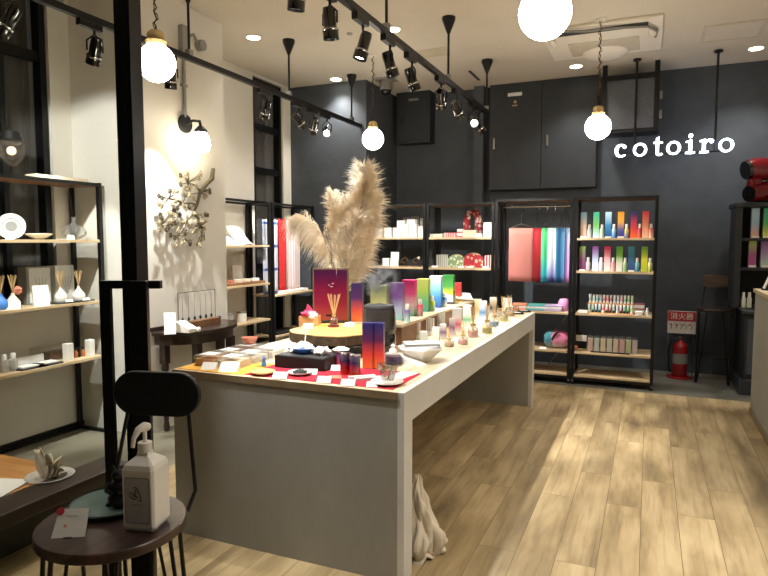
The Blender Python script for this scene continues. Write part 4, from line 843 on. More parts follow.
# sanitiser
p=onZ(147.5,524.5,SZF); p.z=SZF; sa=thing('hand_sanitizer','white square pump bottle of hand sanitiser on the foreground stool','bottle',p,rot=0)
hb_=.186; W=.087; an=yaw+.37-.52
Rz=Matrix.Rotation(an,3,'Z')
body=MB(); 
def sq(w,z,ch=.14):
    a=w/2; b=a*(1-ch); return [p+Rz@Vector((x,y,z)) for x,y in ((a,-b),(a,b),(b,a),(-b,a),(-a,b),(-a,-b),(-b,-a),(b,-a))]
secs=[sq(W*.86,0),sq(W,.012),sq(W,hb_-.028),sq(W*.9,hb_-.016),sq(.032,hb_+.002),sq(.030,hb_+.012)]
VV=[[body.b.verts.new(v_) for v_ in s_] for s_ in secs]
for a_,b_ in zip(VV,VV[1:]):
    for i in range(8): body.b.faces.new((a_[i],a_[(i+1)%8],b_[(i+1)%8],b_[i]))
body.b.faces.new(VV[0][::-1]); body.b.faces.new(VV[-1])
body.build('body','whitep',sa,bevel=.0025)
MB().cyl(p+Vector((0,0,hb_+.010)),p+Vector((0,0,hb_+.034)),.018,n=20).build('screw_cap','whitep',sa,bevel=.001)
ptop=p+Vector((0,0,hb_+.034)); nd=Rz@Vector((-.35,-.95,0)); nd.normalize()
MB().cyl(ptop,ptop+Vector((0,0,.032)),.0055,n=12).build('pump_stem','whitep',sa,smooth=True)
MB().tube([ptop+Vector((0,0,.036))-nd*.012,ptop+Vector((0,0,.040)),ptop+nd*.02+Vector((0,0,.036)),ptop+nd*.034+Vector((0,0,.018)),ptop+nd*.038+Vector((0,0,-.004))],[.010,.012,.009,.006,.005],10).build('pump_nozzle','whitep',sa,smooth=True)
lb_o=p+Rz@Vector((0,-W/2-.0006,0)); U=Rz@Vector((1,0,0)); N_=Rz@Vector((0,-1,0))
def rr_pts(w,h,r,n=5):
    o=[]
    for cx_,cy2,a0 in ((w/2-r,h/2-r,0),(-w/2+r,h/2-r,90),(-w/2+r,-h/2+r,180),(w/2-r,-h/2+r,270)):
        for i in range(n+1): a=math.radians(a0+90*i/n); o.append((cx_+r*math.cos(a),cy2+r*math.sin(a)))
    return o
lb=MB().prism(rr_pts(.066,.118,.005),N_*.0008,lb_o+Vector((0,0,.082)),U,(0,0,1)).build('label_panel','ink',sa)
l2=MB().prism(rr_pts(.0635,.1155,.0045),N_*.0004,lb_o+N_*.0008+Vector((0,0,.082)),U,(0,0,1)).build('label_face','label',lb)
def lab_line(pts,r=.0011): 
    MB().tube([lb_o+N_*.0016+U*x+Vector((0,0,y)) for x,y in pts],r,5).build('pictogram','ink',l2)
lab_line([(-.006,.092),(-.004,.106),(.0,.108),(.004,.106),(.008,.1),(.010,.086),(.009,.084)]); lab_line([(-.003,.108),(-.003,.113),(.004,.113),(.004,.108)]); lab_line([(.0,.113),(.0,.117),(-.006,.117),(-.008,.115)])
lab_line([(-.020,.104),(-.014,.100),(-.008,.099),(-.004,.097),(-.009,.094),(-.003,.095),(.003,.093),(.0,.088),(-.008,.086),(-.015,.090),(-.021,.095)]); lab_line([(.003,.083),(.013,.083)])
for z_,a_,b_ in ((.072,-.016,.016),(.066,-.019,.019),(.056,-.014,.014),(.051,-.012,.012)):
    n=9
    for i in range(n):
        x=a_+(b_-a_)*(i+.2)/n; MB().box(lb_o+N_*.0014+U*x+Vector((0,0,z_)),(.0020,.0003,.0022 if z_>.06 else .001),an).build('print_mark','ink' if z_==.072 else 'grey',l2)
# celadon plate with bronze ornament
p=onZ(104,514,SZF); p=sc0+Vector((-.075,.062,0)); p.z=SZF; 
pl2=thing('celadon_plate','pale green plate with dark rim on the foreground stool','plate',p)
MB().lathe([(0,0),(.06,0),(.10,.010),(.104,.013),(.10,.014),(.06,.005),(0,.005)],p,40).build('plate','tealp',pl2,smooth=True)
MB().lathe([(.103,.011),(.107,.0135),(.103,.016),(.100,.0135),(.103,.011)],p,40).build('rim','blackm',pl2,smooth=True)
q=p+Vector((.034,-.0,.006)); og=thing('bronze_figurine','small dark bronze animal figurine sitting on the pale green plate','figurine',q)
fb=MB(); rr=random.Random(4)
fb.sph(q+Vector((0,0,.018)),.024,18,(1.05,1,.8)).sph(q+Vector((.0,0,.045)),.022,18,(1.1,.95,.85)).sph(q+Vector((.002,-.002,.072)),.0155,16,(1.05,1,.95))
for k in (-1,1):
    fb.cyl(q+cr*k*.009+Vector((0,0,.082)),q+cr*k*.013+Vector((0,0,.095)),.005,.0015,n=8)
    fb.sph(q+cr*k*.017-cf*.012+Vector((0,0,.008)),.009,10,(1,1,.7)); fb.tube([q+cr*k*.020+Vector((0,0,.052)),q+cr*k*.022-cf*.014+Vector((0,0,.04)),q+cr*k*.008-cf*.024+Vector((0,0,.038))],[.007,.006,.005],8)
fb.sph(q-cf*.014+Vector((0,0,.069)),.007,10)
for v_ in fb.b.verts: v_.co=q+(v_.co-q)*1.22+Vector((rr.uniform(-1,1),rr.uniform(-1,1),rr.uniform(-1,1)))*.0008
fb.build('body','bronze',og,smooth=True)
cp=onZ(68,538,SZF); k=thing('visitor_card','white card with a red dot propped at the front of the foreground stool','card',(cp.x,cp.y,SZF))
rc=Matrix.Rotation(yaw+.12,3,'Z'); cU=rc@Vector((1,0,0)); cV=(rc@Vector((0,.60,.80)))
co_=Vector((cp.x,cp.y,SZF+.001)); fcrd=MB().prism([(-.040,0),(.040,0),(.038,.07),(-.034,.07)],cU.cross(cV)*-.001,co_,cU,cV).build('card_face','sheet',k)
nn=cU.cross(cV)
if nn.dot(-cf)<0: nn=-nn
MB().cyl(co_+cU*-.030+cV*.064+nn*.0004,co_+cU*-.030+cV*.064+nn*.0016,.010,n=18).build('red_dot','sredw',fcrd)
MB().cyl(co_+cU*-.012+cV*.028+nn*.0004,co_+cU*-.012+cV*.028+nn*.001,.004,n=12).build('print_mark','terra',fcrd)
for i in range(6): MB().box(co_+cU*(.0+.005*i-.012)+cV*.052+nn*.0006,(.003,.003,.0006)).build('print_mark','grey',fcrd)
MB().box(co_+Vector((0,0,.003))-nn*.008,(.02,.02,.006),yaw).build('holder','blackm',k)
# ------------------------------------------------------------------ items in the window display
PXX=thing('glass_plate_ornament','round glass plate with a dried white leaf on the amber board','ornament',onZ(50,478,.25)); p=onZ(50,478,.25)
MB().lathe([(0,0),(.075,0),(.115,.016),(.12,.018),(.113,.02),(.07,.006),(0,.006)],p,36).build('plate','frost',PXX,smooth=True)
lf=MB()
for k,(a0,hh,ww) in enumerate(((-.35,.15,.09),(.15,.13,.10),(.75,.13,.08),(1.1,.09,.06),(-.8,.08,.05))):
    lf.grid(lambda a,b,a0=a0,k=k,hh=hh,ww=ww:(p.x-.0+math.sin(a0)*hh*b+(a-.5)*ww*math.sin(PI*min(1,b*.8+.15))*math.cos(a0),p.y+.012*k-.03+.018*math.sin(a*9+k)*b,p.z+.012+math.cos(a0)*hh*b-(a-.5)*math.sin(a0)*ww*.6+.008*math.sin(a*14+k)*b),10,8)
lf.build('leaf','bag',PXX,smooth=True,solid=.0012)
o=MB().box((0,0,.004),(.33,.25,.008)).build('open_booklet','white'); q=onZ(8,487,.25); o.location=(-3.05,1.98,.2505); o.rotation_euler=(0,0,.3); tag(o,'white open booklet lying on the amber board at the far left','booklet')
def LY(px,py=241,X=-3.98): return onX(px,py,X).y
S1z,S2z,S3z=1.51,1.045,.62
def lth(name,lab,cat,p,parts,grp=None):
    t=thing(name,lab,cat,p,grp)
    for n,prof,m in parts: MB().lathe(prof,p,26).build(n,m,t,smooth=True)
    return t
y=LY(13); pt_=Vector((-3.97,y,S1z)); t=thing('patterned_plate','round white plate with grey pattern standing on the upper shelf','plate',pt_)
MB().lathe([(0,0),(.06,.004),(.088,.016),(.086,.02),(.056,.009),(0,.006)],pt_+Vector((-.02,0,.088)),30,(.75,-.6,.12)).build('plate','porcelain',t,smooth=True)
MB().lathe([(.0,.0068),(.05,.0078),(.058,.0105)],pt_+Vector((-.0195,0,.088)),12,(.75,-.6,.12)).build('pattern','grey',t)
MB().bb(pt_.x-.03,pt_.x+.0,pt_.y-.03,pt_.y+.03,S1z,S1z+.012).build('stand','blackm',t)
lth('white_bowl','shallow white bowl on the upper shelf behind the glass','bowl',Vector((-3.97,LY(38),S1z)),[('bowl',[(0,0),(.035,0),(.09,.04),(.088,.043),(.034,.006),(0,.006)],'porcelain')])
lth('glass_vase','round clear glass vase with narrow neck on the upper shelf','vase',Vector((-3.99,LY(75),S1z)),[('vessel',[(0,0),(.04,0),(.085,.035),(.09,.06),(.07,.095),(.02,.115),(.014,.13),(.014,.165),(.018,.17),(.011,.168),(.011,.13),(.06,.09),(.08,.06),(.075,.038),(.036,.006),(0,.006)],'clear')])
card((-3.90,LY(10,X=-3.9),S1z),.05,.035,'white price card before the patterned plate on the upper shelf',1.1,.3); card((-3.90,LY(71,X=-3.9),S1z),.05,.035,'white price card before the clear glass vase on the upper shelf',1.1,.3)
gbox(Vector((-4.05,LY(58,183,-4.05),1.945)),.12,.44,.03,'long pale bar modelling a reflection above the rack behind the glass door','cream',0,name='reflection_bar')  # box shape stands in for a pale reflection above the rack
def ldiff(px,lab,m,X=-3.95,r=.045,rh=.14,prof=None):
    p=Vector((X,LY(px,300,X),S2z)); t=thing('reed_diffuser',lab,'reed diffuser',p)
    MB().lathe(prof or [(0,0),(r*.8,0),(r,.02),(r*.98,.045),(r*.6,.07),(r*.25,.09),(r*.22,.105),(r*.15,.105),(0,.1)],p,24).build('vessel',m,t,smooth=True); reeds(t,p+Vector((0,0,.09)),rh,6,.035,seed=px); return t
ldiff(61,'teardrop white porcelain diffuser, left of the pair on the middle shelf','porcelain'); ldiff(79,'teardrop white porcelain diffuser, right of the pair on the middle shelf','porcelain')
ldiff(13,'round patterned ceramic diffuser with sticks and orange flower','cream'); ldiff(1,'blue ceramic diffuser at the left border of the photo','blue')
q=Vector((-3.95,LY(13,280,-3.95),S2z+.11))
o=crumple('dried_flower','terra',None,Vector((0,0,0)),.03,21,.8); o.location=q+Vector((.0,.03,.01)); tag(o,'orange dried flower on the round patterned diffuser','flower')
for px,w,l in ((40,.20,'left, darker sided'),(66,.17,'right')):
    y=LY(px,285,-4.08); bx=thing('gift_packaging','large white diffuser packaging box on the middle shelf, '+l,'box',(-4.09,y,S2z))
    MB().bb(-4.15,-4.06,y-w/2-.02,y+w/2-.03,S2z,S2z+.27).build('box','grey' if px==40 else 'sheet',bx,bevel=.002)
    MB().bb(-4.0595,-4.058,y-w/2+.0,y+w/2-.03,S2z+.01,S2z+.26).build('front_sheet','sheet',bx)
    for i in range(4): MB().cyl((-4.057,y-.01+(i-1.5)*.006,S2z+.06),(-4.057,y-.01+(i-1.5)*.03,S2z+.19),.0016,n=4).build('print_mark','grey',bx)
card((-3.91,LY(42,290,-3.9),S2z),.10,.15,'white leaning card on the middle shelf before the large packaging',1.15,.3,name='info_card')
card((-3.90,LY(13,305,-3.9),S2z),.09,.05,'white price card under the patterned ceramic diffuser',1.15,.2)
for px,l in ((65,'left'),(82,'right')):
    y=LY(px,300,-3.93); o=MB().box((0,0,.005),(.11,.17,.01)).build('slate_tray','dgrey',bevel=.002); 
    card((-3.885,y,S2z+.011),.05,.03,'white price card at the %s white teardrop diffuser'%l,1.2,1.0); o.location=(-3.945,y,S2z); o.location.z=S2z; tag(o,'dark slate tray below the %s white teardrop diffuser'%l,'tray')
for o in col.objects:
    if o.name.startswith('reed_diffuser') and o.parent is None and abs(o.location.z-S2z)<1e-4 and 'teardrop' in o['label']: o.location.z+=.011
# lower shelf
for px,h,w,l in ((68,.105,.055,'left, bigger'),(90,.105,.05,'right, by the rack post')):
    y=LY(px,350,-3.93); gbox(Vector((-3.93,y,S3z)),.05,w,h+.02,'white tall packaging box on the lower shelf, '+l,'white',.1,name='white_package')
for i,(px,l) in enumerate(((4,'leftmost'),(13,'right one'))):
    bottle(Vector((-3.96,LY(px,360,-3.96),S3z)),.12,.028,M['frost'],'frosted bottle at the left end of the lower shelf, '+l,'frosted bottles')
y=LY(28,360,-4.02); o=MB().bb(-.012,.0,-.11,.11,0,.07).build('name_board','white',bevel=.001); o.location=(-4.0,y,S3z); tag(o,'long white board standing on the lower shelf','sign board')
for px,l in ((30,'left'),(46,'right')):
    y=LY(px,368,-3.93); o=MB().box((0,0,.006),(.12,.2,.012)).build('card_tray','dgrey'); o.location=(-3.935,y,S3z); tag(o,'dark flat tray with white papers on the lower shelf, %s one'%l,'tray')
    o=MB().box((0,0,.004),(.09,.16,.008)).build('white_pad','white'); o.location=(-3.935,y,S3z+.013); tag(o,'white paper pad on the %s flat dark tray'%l,'paper')
y=LY(54,350,-4.05); t=thing('glass_case','low clear glass case with brown contents on the lower shelf','glass box',(-4.07,y,S3z))
MB().bb(-4.13,-4.01,y-.14,y+.14,S3z,S3z+.1).build('case','clear',t); MB().bb(-4.11,-4.03,y-.05,y+.12,S3z+.003,S3z+.06).build('contents','brown',t)
for i,px in enumerate((77,80,84)):
    y=LY(px,355,-3.95); t=thing('tiny_bottle','tiny dark glass bottle on the lower shelf, %s of three from the left'%ORD[i],'bottle',(-3.96,y,S3z),'tiny dark bottles')
    MB().lathe([(0,0),(.014,0),(.014,.04),(.006,.05),(.006,.06),(0,.06)],(-3.96,y,S3z),12).build('body','amber' if i!=1 else 'gloss',t,smooth=True); MB().cyl((-3.96,y,S3z+.06),(-3.96,y,S3z+.075),.009,n=10).build('cap','blackm',t)
# lantern shape standing in for a wall lamp's reflection in the shop window
wy_=LY(11,140,-4.05); t=thing('lamp_reflection','lantern shape modelling a wall lamp reflection in the dark shop window','wall lamp',(-4.1,wy_,2.1)); cz=onX(9,150,-4.03).z
MB().bb(LW-.03,LW+.02,wy_-.05,wy_+.05,cz+.02,cz+.14).build('back_plate','blackm',t,bevel=.003)
MB().lathe([(0,.14),(.05,.13),(.07,.075),(.02,.07),(0,.07)],(-4.05,wy_,cz),20).build('cap','blackm',t,smooth=True)
MB().lathe([(.06,.072),(.095,.045),(.08,-.04),(.03,-.10),(0,-.11)],(-4.05,wy_,cz),20).build('shade','cglass',t,smooth=True)
MB().sph((-4.05,wy_,cz),.03,14).build('bulb',emis('reflected_bulb','#ffe2b8',2.5),t,smooth=True)
# ------------------------------------------------------------------ items on the rack beside the pillar
def BY(px,py=250,X=-4.0): return onX(px,py,X).y
y=BY(243,X=-3.98); o=MB().grid(lambda a,b:(-4.10+.2*b,y-.13+.24*a,1.457+.20*(1-b)**1.6+.012*math.sin(a*3)),6,12).build('curved_sheet','white',solid=.003); tag(o,'tall curved white paper sheet on the upper shelf by the pillar','paper')
y=BY(231,X=-3.95); o=MB().prism([(0,0),(.14,0),(.0,.09)],(0,.12,0),(-4.03,y-.05,1.4555),(1,0,0),(0,0,1)).build('folded_sheet','white'); tag(o,'folded white paper wedge next to the pillar on the upper shelf','paper')
card((-4.08,BY(238,280,-4.08),1.04),.13,.20,'white upright notice card on the middle shelf beside the pillar',1.4,.08,name='info_card')
t=thing('wooden_tray','brown wooden tray with small packets on the middle shelf by the pillar','tray',(-3.98,5.3,1.04)); MB().bb(-4.06,-3.89,4.98,5.72,1.04,1.065).build('tray','brown',t,bevel=.003)
for i in range(5):
    o=MB().box((0,0,.015),(.08,.07,.03)).build('small_packet',['white','terra','cream','cream','white'][i],bevel=.002); o.location=(-3.97,5.04+.15*i,1.066); o.rotation_euler=(0,0,.2*i); tag(o,'small %s packet in the brown tray, %s from the pillar'%(['white','coral','cream','beige','white'][i],ORD[i]),'packet','small packets in the brown tray')
for i,(yy,m_) in enumerate(((4.95,'cglass'),(5.18,'frost'),(5.40,'white'))):
    t=lth('glass_jar',('clear glass jar','frosted jar','white jar')[i]+' on the low shelf beside the pillar','jar',Vector((-3.98,yy,.64)),[('body',[(0,0),(.05,0),(.055,.02),(.052,.09),(.045,.095),(0,.095)],m_),('lid',[(0,.096),(.05,.096),(.05,.112),(0,.115)],'grey')])
# towels on the striped rack
def towel(y0,y1,z0,z1,m,lab,X=-3.95,ph=0):
    o=MB().grid(lambda a,b:(X+.012*math.sin(a*9+ph)*(1-b*.5),y0+(y1-y0)*a,z0+(z1-z0)*b),18,10).build('hanging_towel',m,smooth=True,solid=.008); return tag(o,lab,'towel','towels on the left wall rack')
def stripes(n,base,st,axis,scale,width,st2=None,axis2=None,scale2=0):
    m,nt,b=newmat(n); N=nt.nodes; L=nt.links; tc=N.new('ShaderNodeTexCoord'); sp=N.new('ShaderNodeSeparateXYZ'); L.new(tc.outputs['Generated'],sp.inputs[0])
    def band(ax,sc,w,prev,colr):
        mu=N.new('ShaderNodeMath'); mu.operation='MULTIPLY'; mu.inputs[1].default_value=sc; fr_=N.new('ShaderNodeMath'); fr_.operation='FRACT'; ls=N.new('ShaderNodeMath'); ls.operation='LESS_THAN'; ls.inputs[1].default_value=w
        L.new(sp.outputs[ax],mu.inputs[0]); L.new(mu.outputs[0],fr_.inputs[0]); L.new(fr_.outputs[0],ls.inputs[0])
        mx=N.new('ShaderNodeMixRGB'); L.new(ls.outputs[0],mx.inputs[0]); 
        if isinstance(prev,str): mx.inputs[1].default_value=lin(prev)
        else: L.new(prev,mx.inputs[1])
        mx.inputs[2].default_value=lin(colr); return mx.outputs[0]
    c=band(axis,scale,width,base,st)
    if st2: c=band(axis2,scale2,width,c,st2)
    L.new(c,b.inputs['Base Color']); b.inputs['Roughness'].default_value=.9; return m
towel(5.76,6.07,.90,1.74,stripes('blue_check','#dfe3ea','#3f62b4','Z',3.2,.12,'#9aa8cc','Y',2.3),'white towel with blue check bands on the left wall rack',ph=1)
towel(6.08,6.25,.90,1.76,mat('red_towel','#cf2a2c',.9,0,.05,30),'bright red towel hanging between white towels on the left rack',ph=2)
towel(6.26,6.56,.90,1.75,stripes('pink_fine','#efe6e4','#d9a0a6','Y',7,.30),'white towel with fine pink stripes on the left wall rack',ph=3)
t=thing('towel_rod','thin steel rod carrying the striped towels at the left wall','rod',(-3.95,6.3,1.76)); MB().cyl((-3.95,5.86,1.755),(-3.95,6.73,1.755),.008,n=8).build('rod','steel',t)
for yy in (5.862,6.728): MB().cyl((-3.95,yy,1.755),(-3.875,yy,1.755),.006,n=8).build('bracket','steel',t)
gbox(Vector((-3.99,6.35,.891)),.2,.6,.03,'folded white cloth on the shelf below the striped towels','white',name='folded_cloth',cat='cloth')
gbox(Vector((-3.99,6.2,.421)),.22,.5,.02,'dark flat tray on the low shelf below the striped towels','blackm',name='flat_tray',cat='tray')
# ------------------------------------------------------------------ items on the back racks
def BX(px,Y=6.8,py=241): return onY(px,py,Y).x
def rb(px,w,h,z,Y,m,lab,name='small_box',d=.08,grp=None,cat='box'):
    s=Y*1.07/616; return gbox(Vector((BX(px,Y),Y,z)),w*s,d,h*s,lab,m,0,grp,name,cat)
Z5,Z4,Z3,Z2=1.54,1.20,.75,.345
wl_=[('first','far left'),]
for i,(px,h) in enumerate(((380,9),(389,10),(398,10),(406,13),(414,13),(423,11))):
    o=rb(px,7.6,h,Z5,6.74,'white','white paper box, %s from the left in the front row behind the pampas'%ORD[i],grp='white boxes on the pampas rack')
for i,(px,h) in enumerate(((402,17),(412,18))): rb(px,8.5,h,Z5,6.86,'white','taller white box in the second row, %s one'%('left','right')[i],grp='taller white boxes')
for i,(px,h,m_) in enumerate(((408,20,'grey'),(416,21,'grey'),(425,19,'sheet'))): rb(px,8,h,Z5,6.99,m_,'tall grey box at the very back of the shelf, %s of three'%ORD[i],grp='tall grey boxes')
o=MB().prism([(-.045,0),(.045,0),(0,.09)],(0,.05,0),(0,0,0),(1,0,0),(0,0,1)).build('triangle_ornament','frost'); o.location=(BX(388),6.84,Z5); tag(o,'small triangular white ornament among the white boxes','ornament')
t=thing('white_picture','white framed sign standing on the lower pampas rack shelf','sign',(BX(395),6.8,Z4)); x=BX(396); MB().box((x,6.76,Z4+.085),(.10,.012,.17),Matrix.Rotation(-.15,3,'X')).build('panel','white',t); MB().box((x,6.79,Z4+.03),(.05,.06,.06)).build('foot','whitep',t)
rb(387,7,8,Z4,6.82,'white','small white box left of the framed sign')
for i,(px,l) in enumerate(((404,'left, leaf shaped'),(416,'right, with a pale bead'))):
    x=BX(px); t=thing('wire_ornament','brown twisted wire ornament on the pampas rack, '+l,'ornament',(x,6.8,Z4))
    MB().tube([(x-.06,6.8,Z4+.005),(x-.02,6.8,Z4+.08),(x+.02,6.8,Z4+.11),(x+.05,6.8,Z4+.06),(x+.01,6.78,Z4+.03),(x-.03,6.8,Z4+.06)],[.008,.012,.012,.010,.012,.008],8).build('twist','bark',t,smooth=True)
    MB().box((x,6.8,Z4+.004),(.10,.05,.008)).build('base','brown',t)
    if i: MB().sph((x+.04,6.78,Z4+.10),.018,12).build('bead','cream',t,smooth=True)
rb(437,13,3.5,Z5,6.75,stripes('tin_pat','#dfe3d4','#8fa88a','X',9,.3),'flat green-white packet pile at the left of the second rack shelf')
rb(451,12.5,4.5,Z5,6.75,stripes('red_pat','#d9505a','#f0e0d8','X',7,.35),'flat red patterned packet next to the green packet')
rb(460.5,5,8,Z5,6.75,stripes('pink_pat','#f4eee8','#e26a7a','Z',2,.4),'small white and pink box between packet and cream box')
rb(470,13,7,Z5,6.76,'cream','wide cream box below the red patterned bag'); rb(479,6,4,Z5,6.74,'white','low white box between cream box and tall white box')
rb(489,9.5,14,Z5,6.78,'white','tall white box at the right end of the upper shelf')
x=BX(472,6.92); t=thing('patterned_bag','red and white patterned upright arch bag on the upper shelf','bag',(x,6.95,Z5))
pm=stripes('red_floral','#a83a3c','#e8cfc6','X',3,.25,'#d8897c','Z',4)
def floral(n,a_,b_,sc=26):
    m,nt,b=newmat(n); vo=nt.nodes.new('ShaderNodeTexVoronoi'); vo.inputs['Scale'].default_value=sc; tc=nt.nodes.new('ShaderNodeTexCoord'); rp=nt.nodes.new('ShaderNodeValToRGB'); rp.color_ramp.elements[0].color=lin(a_); rp.color_ramp.elements[1].color=lin(b_); rp.color_ramp.elements[0].position=.35; rp.color_ramp.elements[1].position=.5
    nt.links.new(tc.outputs['Object'],vo.inputs[0]); nt.links.new(vo.outputs['Distance'],rp.inputs[0]); nt.links.new(rp.outputs[0],b.inputs['Base Color']); b.inputs['Roughness'].default_value=.7; return m
pm=floral('red_floral_cloth','#e6cfc6','#a02c30',22)
MB().tube([(x-.065,6.95,Z5+.005),(x-.07,6.95,Z5+.2),(x-.04,6.95,Z5+.29),(x+.04,6.95,Z5+.29),(x+.07,6.95,Z5+.2),(x+.065,6.95,Z5+.005)],[.045,.045,.04,.04,.045,.045],12).build('padded_arch',pm,t,smooth=True)
MB().bb(x-.03,x+.03,6.94,6.96,Z5+.002,Z5+.24).build('gap_panel','blackm',t)
rb(443,12,12,Z4,6.84,stripes('grey_stripe','#c9cabf','#6e716a','X',6,.4),'grey striped upright pack on the lower shelf of the second rack')
def dome(px,w,h,m,lab,z,Y=6.85):
    s=Y*1.07/616; x=BX(px,Y); t=thing('domed_pouch',lab,'pouch',(x,Y,z)); a=w*s/2; hh=h*s
    n=16; pts=[(-a,0)]+[(-a*math.cos(PI*i/n),hh*.45+hh*.55*math.sin(PI*i/n)) for i in range(n+1)]+[(a,0)]
    MB().prism(pts,(0,.09,0),(x,Y-.045,z),(1,0,0),(0,0,1)).build('pouch',m,t,bevel=.012)
    MB().tube([(x-a*.9*math.cos(PI*i/n),Y,z+hh*.47+hh*.55*math.sin(PI*i/n)) for i in range(n+1)],.005,6).build('zip','brass',t); return t
dome(456.5,17,12,floral('green_floral','#d9dcc0','#7f9a72',30),'pale green floral domed pouch on the second rack',Z4); dome(474,20,13.5,floral('red_floral2','#e0b8a0','#b02a34',26),'red floral domed pouch on the second rack',Z4)
rb(490,8,12,Z4,6.82,stripes('redwhite','#c83a48','#f0dcd8','X',3,.4),'red and white upright box at the right end of the second rack')
for px,l in ((435,'before the striped pack'),(461,'between the two pouches'),(470,'before the red pouch'),(486,'before the red and white box')): card((BX(px,6.69),6.69,Z4),.07,.03,'small white price card on the second rack '+l,0,.9)
# hanging towels on the middle rack
HT=[(521,22,('#c47a72','#c88078','#d29488'),'salmon pink'),(537.5,9.5,('#8c1824','#a01c28','#9c1a26'),'deep red'),(545,6.5,('#2f9ec4','#3fb27a','#4ab86a'),'green fading to blue'),(553,8,('#4a4f9c','#c8ccd8','#bcc8c8'),'silver fading to indigo'),(561,8,('#1f5f8c','#2a6a90','#255a7c'),'dark teal'),(568.5,7.5,('#b884c0','#a88cc0','#8a9cb8'),'lilac')]
for i,(px,w,cs,l) in enumerate(HT):
    s=.0119; Y=6.86; x=BX(px,Y); W_=w*s/2
    o=MB().grid(lambda a,b:(x-W_+2*W_*a,Y-.02+.008*math.sin(a*7+i)+(.05 if i==0 else .1)*0,1.055+.585*b),12,8).build('hanging_scarf',grad(*cs,rough=.85),smooth=True,solid=.012 if i else .01); tag(o,'%s scarf on a hanger in the back rack, %s from the left'%(l,ORD[i]),'scarf','scarves on hangers')
    h=thing('clothes_hanger','steel clothes hanger holding the %s scarf'%l,'hanger',(x,Y,1.66),'clothes hangers')
    MB().tube([(x,Y,1.69),(x,Y,1.80),(x+.022,Y,1.835),(x+.022,Y,1.875),(x,Y,1.893),(x-.018,Y,1.880)],.0042,6).build('hook','chrome',h,smooth=True)
    MB().tube([(x-W_*.9,Y,1.648),(x,Y,1.69),(x+W_*.9,Y,1.648),(x-W_*.9,Y,1.648)],.003,6).build('shoulder_wire','chrome',h)
    t2=MB(); 
# cloths
for i,(px,w,cs,l) in enumerate(((520,15,('#e8845a','#f0a07a'),'orange'),(537,17,('#5a9ad0','#58b8a8'),'blue'),(554,17,('#b8a0d8','#c8b4dc'),'lilac'))):
    s=.0119; x=BX(px,6.78); c=Vector((x,6.8,Z3)); t=thing('folded_cloth',l+' folded cloth pile under the hanging scarves','cloth',c,'folded cloths')
    for k in range(3): MB().box(c+Vector((.004*k,0,.012+.022*k)),(w*s*(.98-.04*k),.17,.02),.05*k).build('fold',grad(cs[0],cs[1]) if k!=1 else M['sheet'],t,bevel=.006)
x=BX(567,6.8); t=thing('rolled_cloth','pink rolled cloth standing at the right of the folded cloths','cloth',(x,6.82,Z3)); MB().lathe([(0,0),(.055,0),(.062,.05),(.058,.10),(.04,.13),(0,.135)],(x-.02,6.82,Z3),20).build('roll','terra' if False else grad('#d88ac8','#e0a0d0'),t,smooth=True)
x=BX(559,6.8); t=thing('cloth_bundle','large tied bundle of pink and blue cloth on the lower shelf','cloth',(x,6.82,Z2))
def bun(a,b,x0,w,seed):
    an_=a*2*PI; r=w*(1+.10*math.sin(an_*5+b*7+seed)); return (x0+r*math.cos(an_)*math.sin(PI*b*.93+.1),6.84+.12*math.sin(an_)*math.sin(PI*b*.93+.1)*(1+.1*math.sin(an_*6)),Z2+.095-.092*math.cos(PI*b))
MB().grid(lambda a,b:bun(a,b,x+.01,.125,1),32,14).build('bundle',grad('#d8d0d8','#e890b8','#e87aa0',rough=.9),t,smooth=True)
MB().grid(lambda a,b:bun(a,b,x-.07,.075,3),24,12).build('bundle',grad('#b0c0c8','#4a9ab0','#60a8b8',rough=.9),t,smooth=True)
MB().tube([(x-.04,6.72,Z2+.10),(x-.01,6.71,Z2+.16),(x+.02,6.74,Z2+.19)],.012,8).build('knot','ink',t,smooth=True)
card((BX(545,6.7),6.69,Z2),.07,.03,'white price card left of the pink cloth bundle',0,.9)
# right rack: gift boxes and bottles
ROW1=[(('#f0b6a0','#e0c4b4','#86b7cc'),'blue-grey to peach',('#f4f4f4','#cfe0ec')),(('#c9ecf5','#7cc66a','#3fae8a'),'green to ice blue',('#d8ecd0','#9ed0a8')),(('#1f4f9c','#3d8fc6','#bfe3f3'),'pale to deep blue',('#3f7fd0','#a8d8d8')),(('#1f2f86','#5a5aa0','#f0b04a','#f5a93c'),'orange to navy',('#6a60b0','#e8e070')),(('#ef6a2e','#e0423c','#c03a5c','#4a3a86'),'violet to orange',('#e86a3c','#b03060')),(('#f3c3a0','#f0987c','#e84a56'),'red to cream',('#f0d0b0','#e86a6c'))]
ROW2=[(('#8c3f78','#96608c','#8fa867'),'olive to plum',('#e0d0e0','#f0f0f0')),(('#dff0f4','#b9c7ea','#8a4fa0'),'violet to ice white',('#d0c8e4','#f0f0f4')),(('#f6efe4','#f4b9c6','#e0315e'),'crimson to cream',('#e8c8c0','#e0889c')),(('#ffffff','#e8f0e0','#8cc84e','#63b23e'),'green to white',('#80b880','#c0d8a8')),(('#3c4c8e','#3d6c96','#3d8c9c'),'teal to indigo',('#2c80a8','#80b8c8')),(('#b9c43a','#d9e03c','#6d9c3c'),'green to yellow',('#a8b840','#e0e4a0'))]
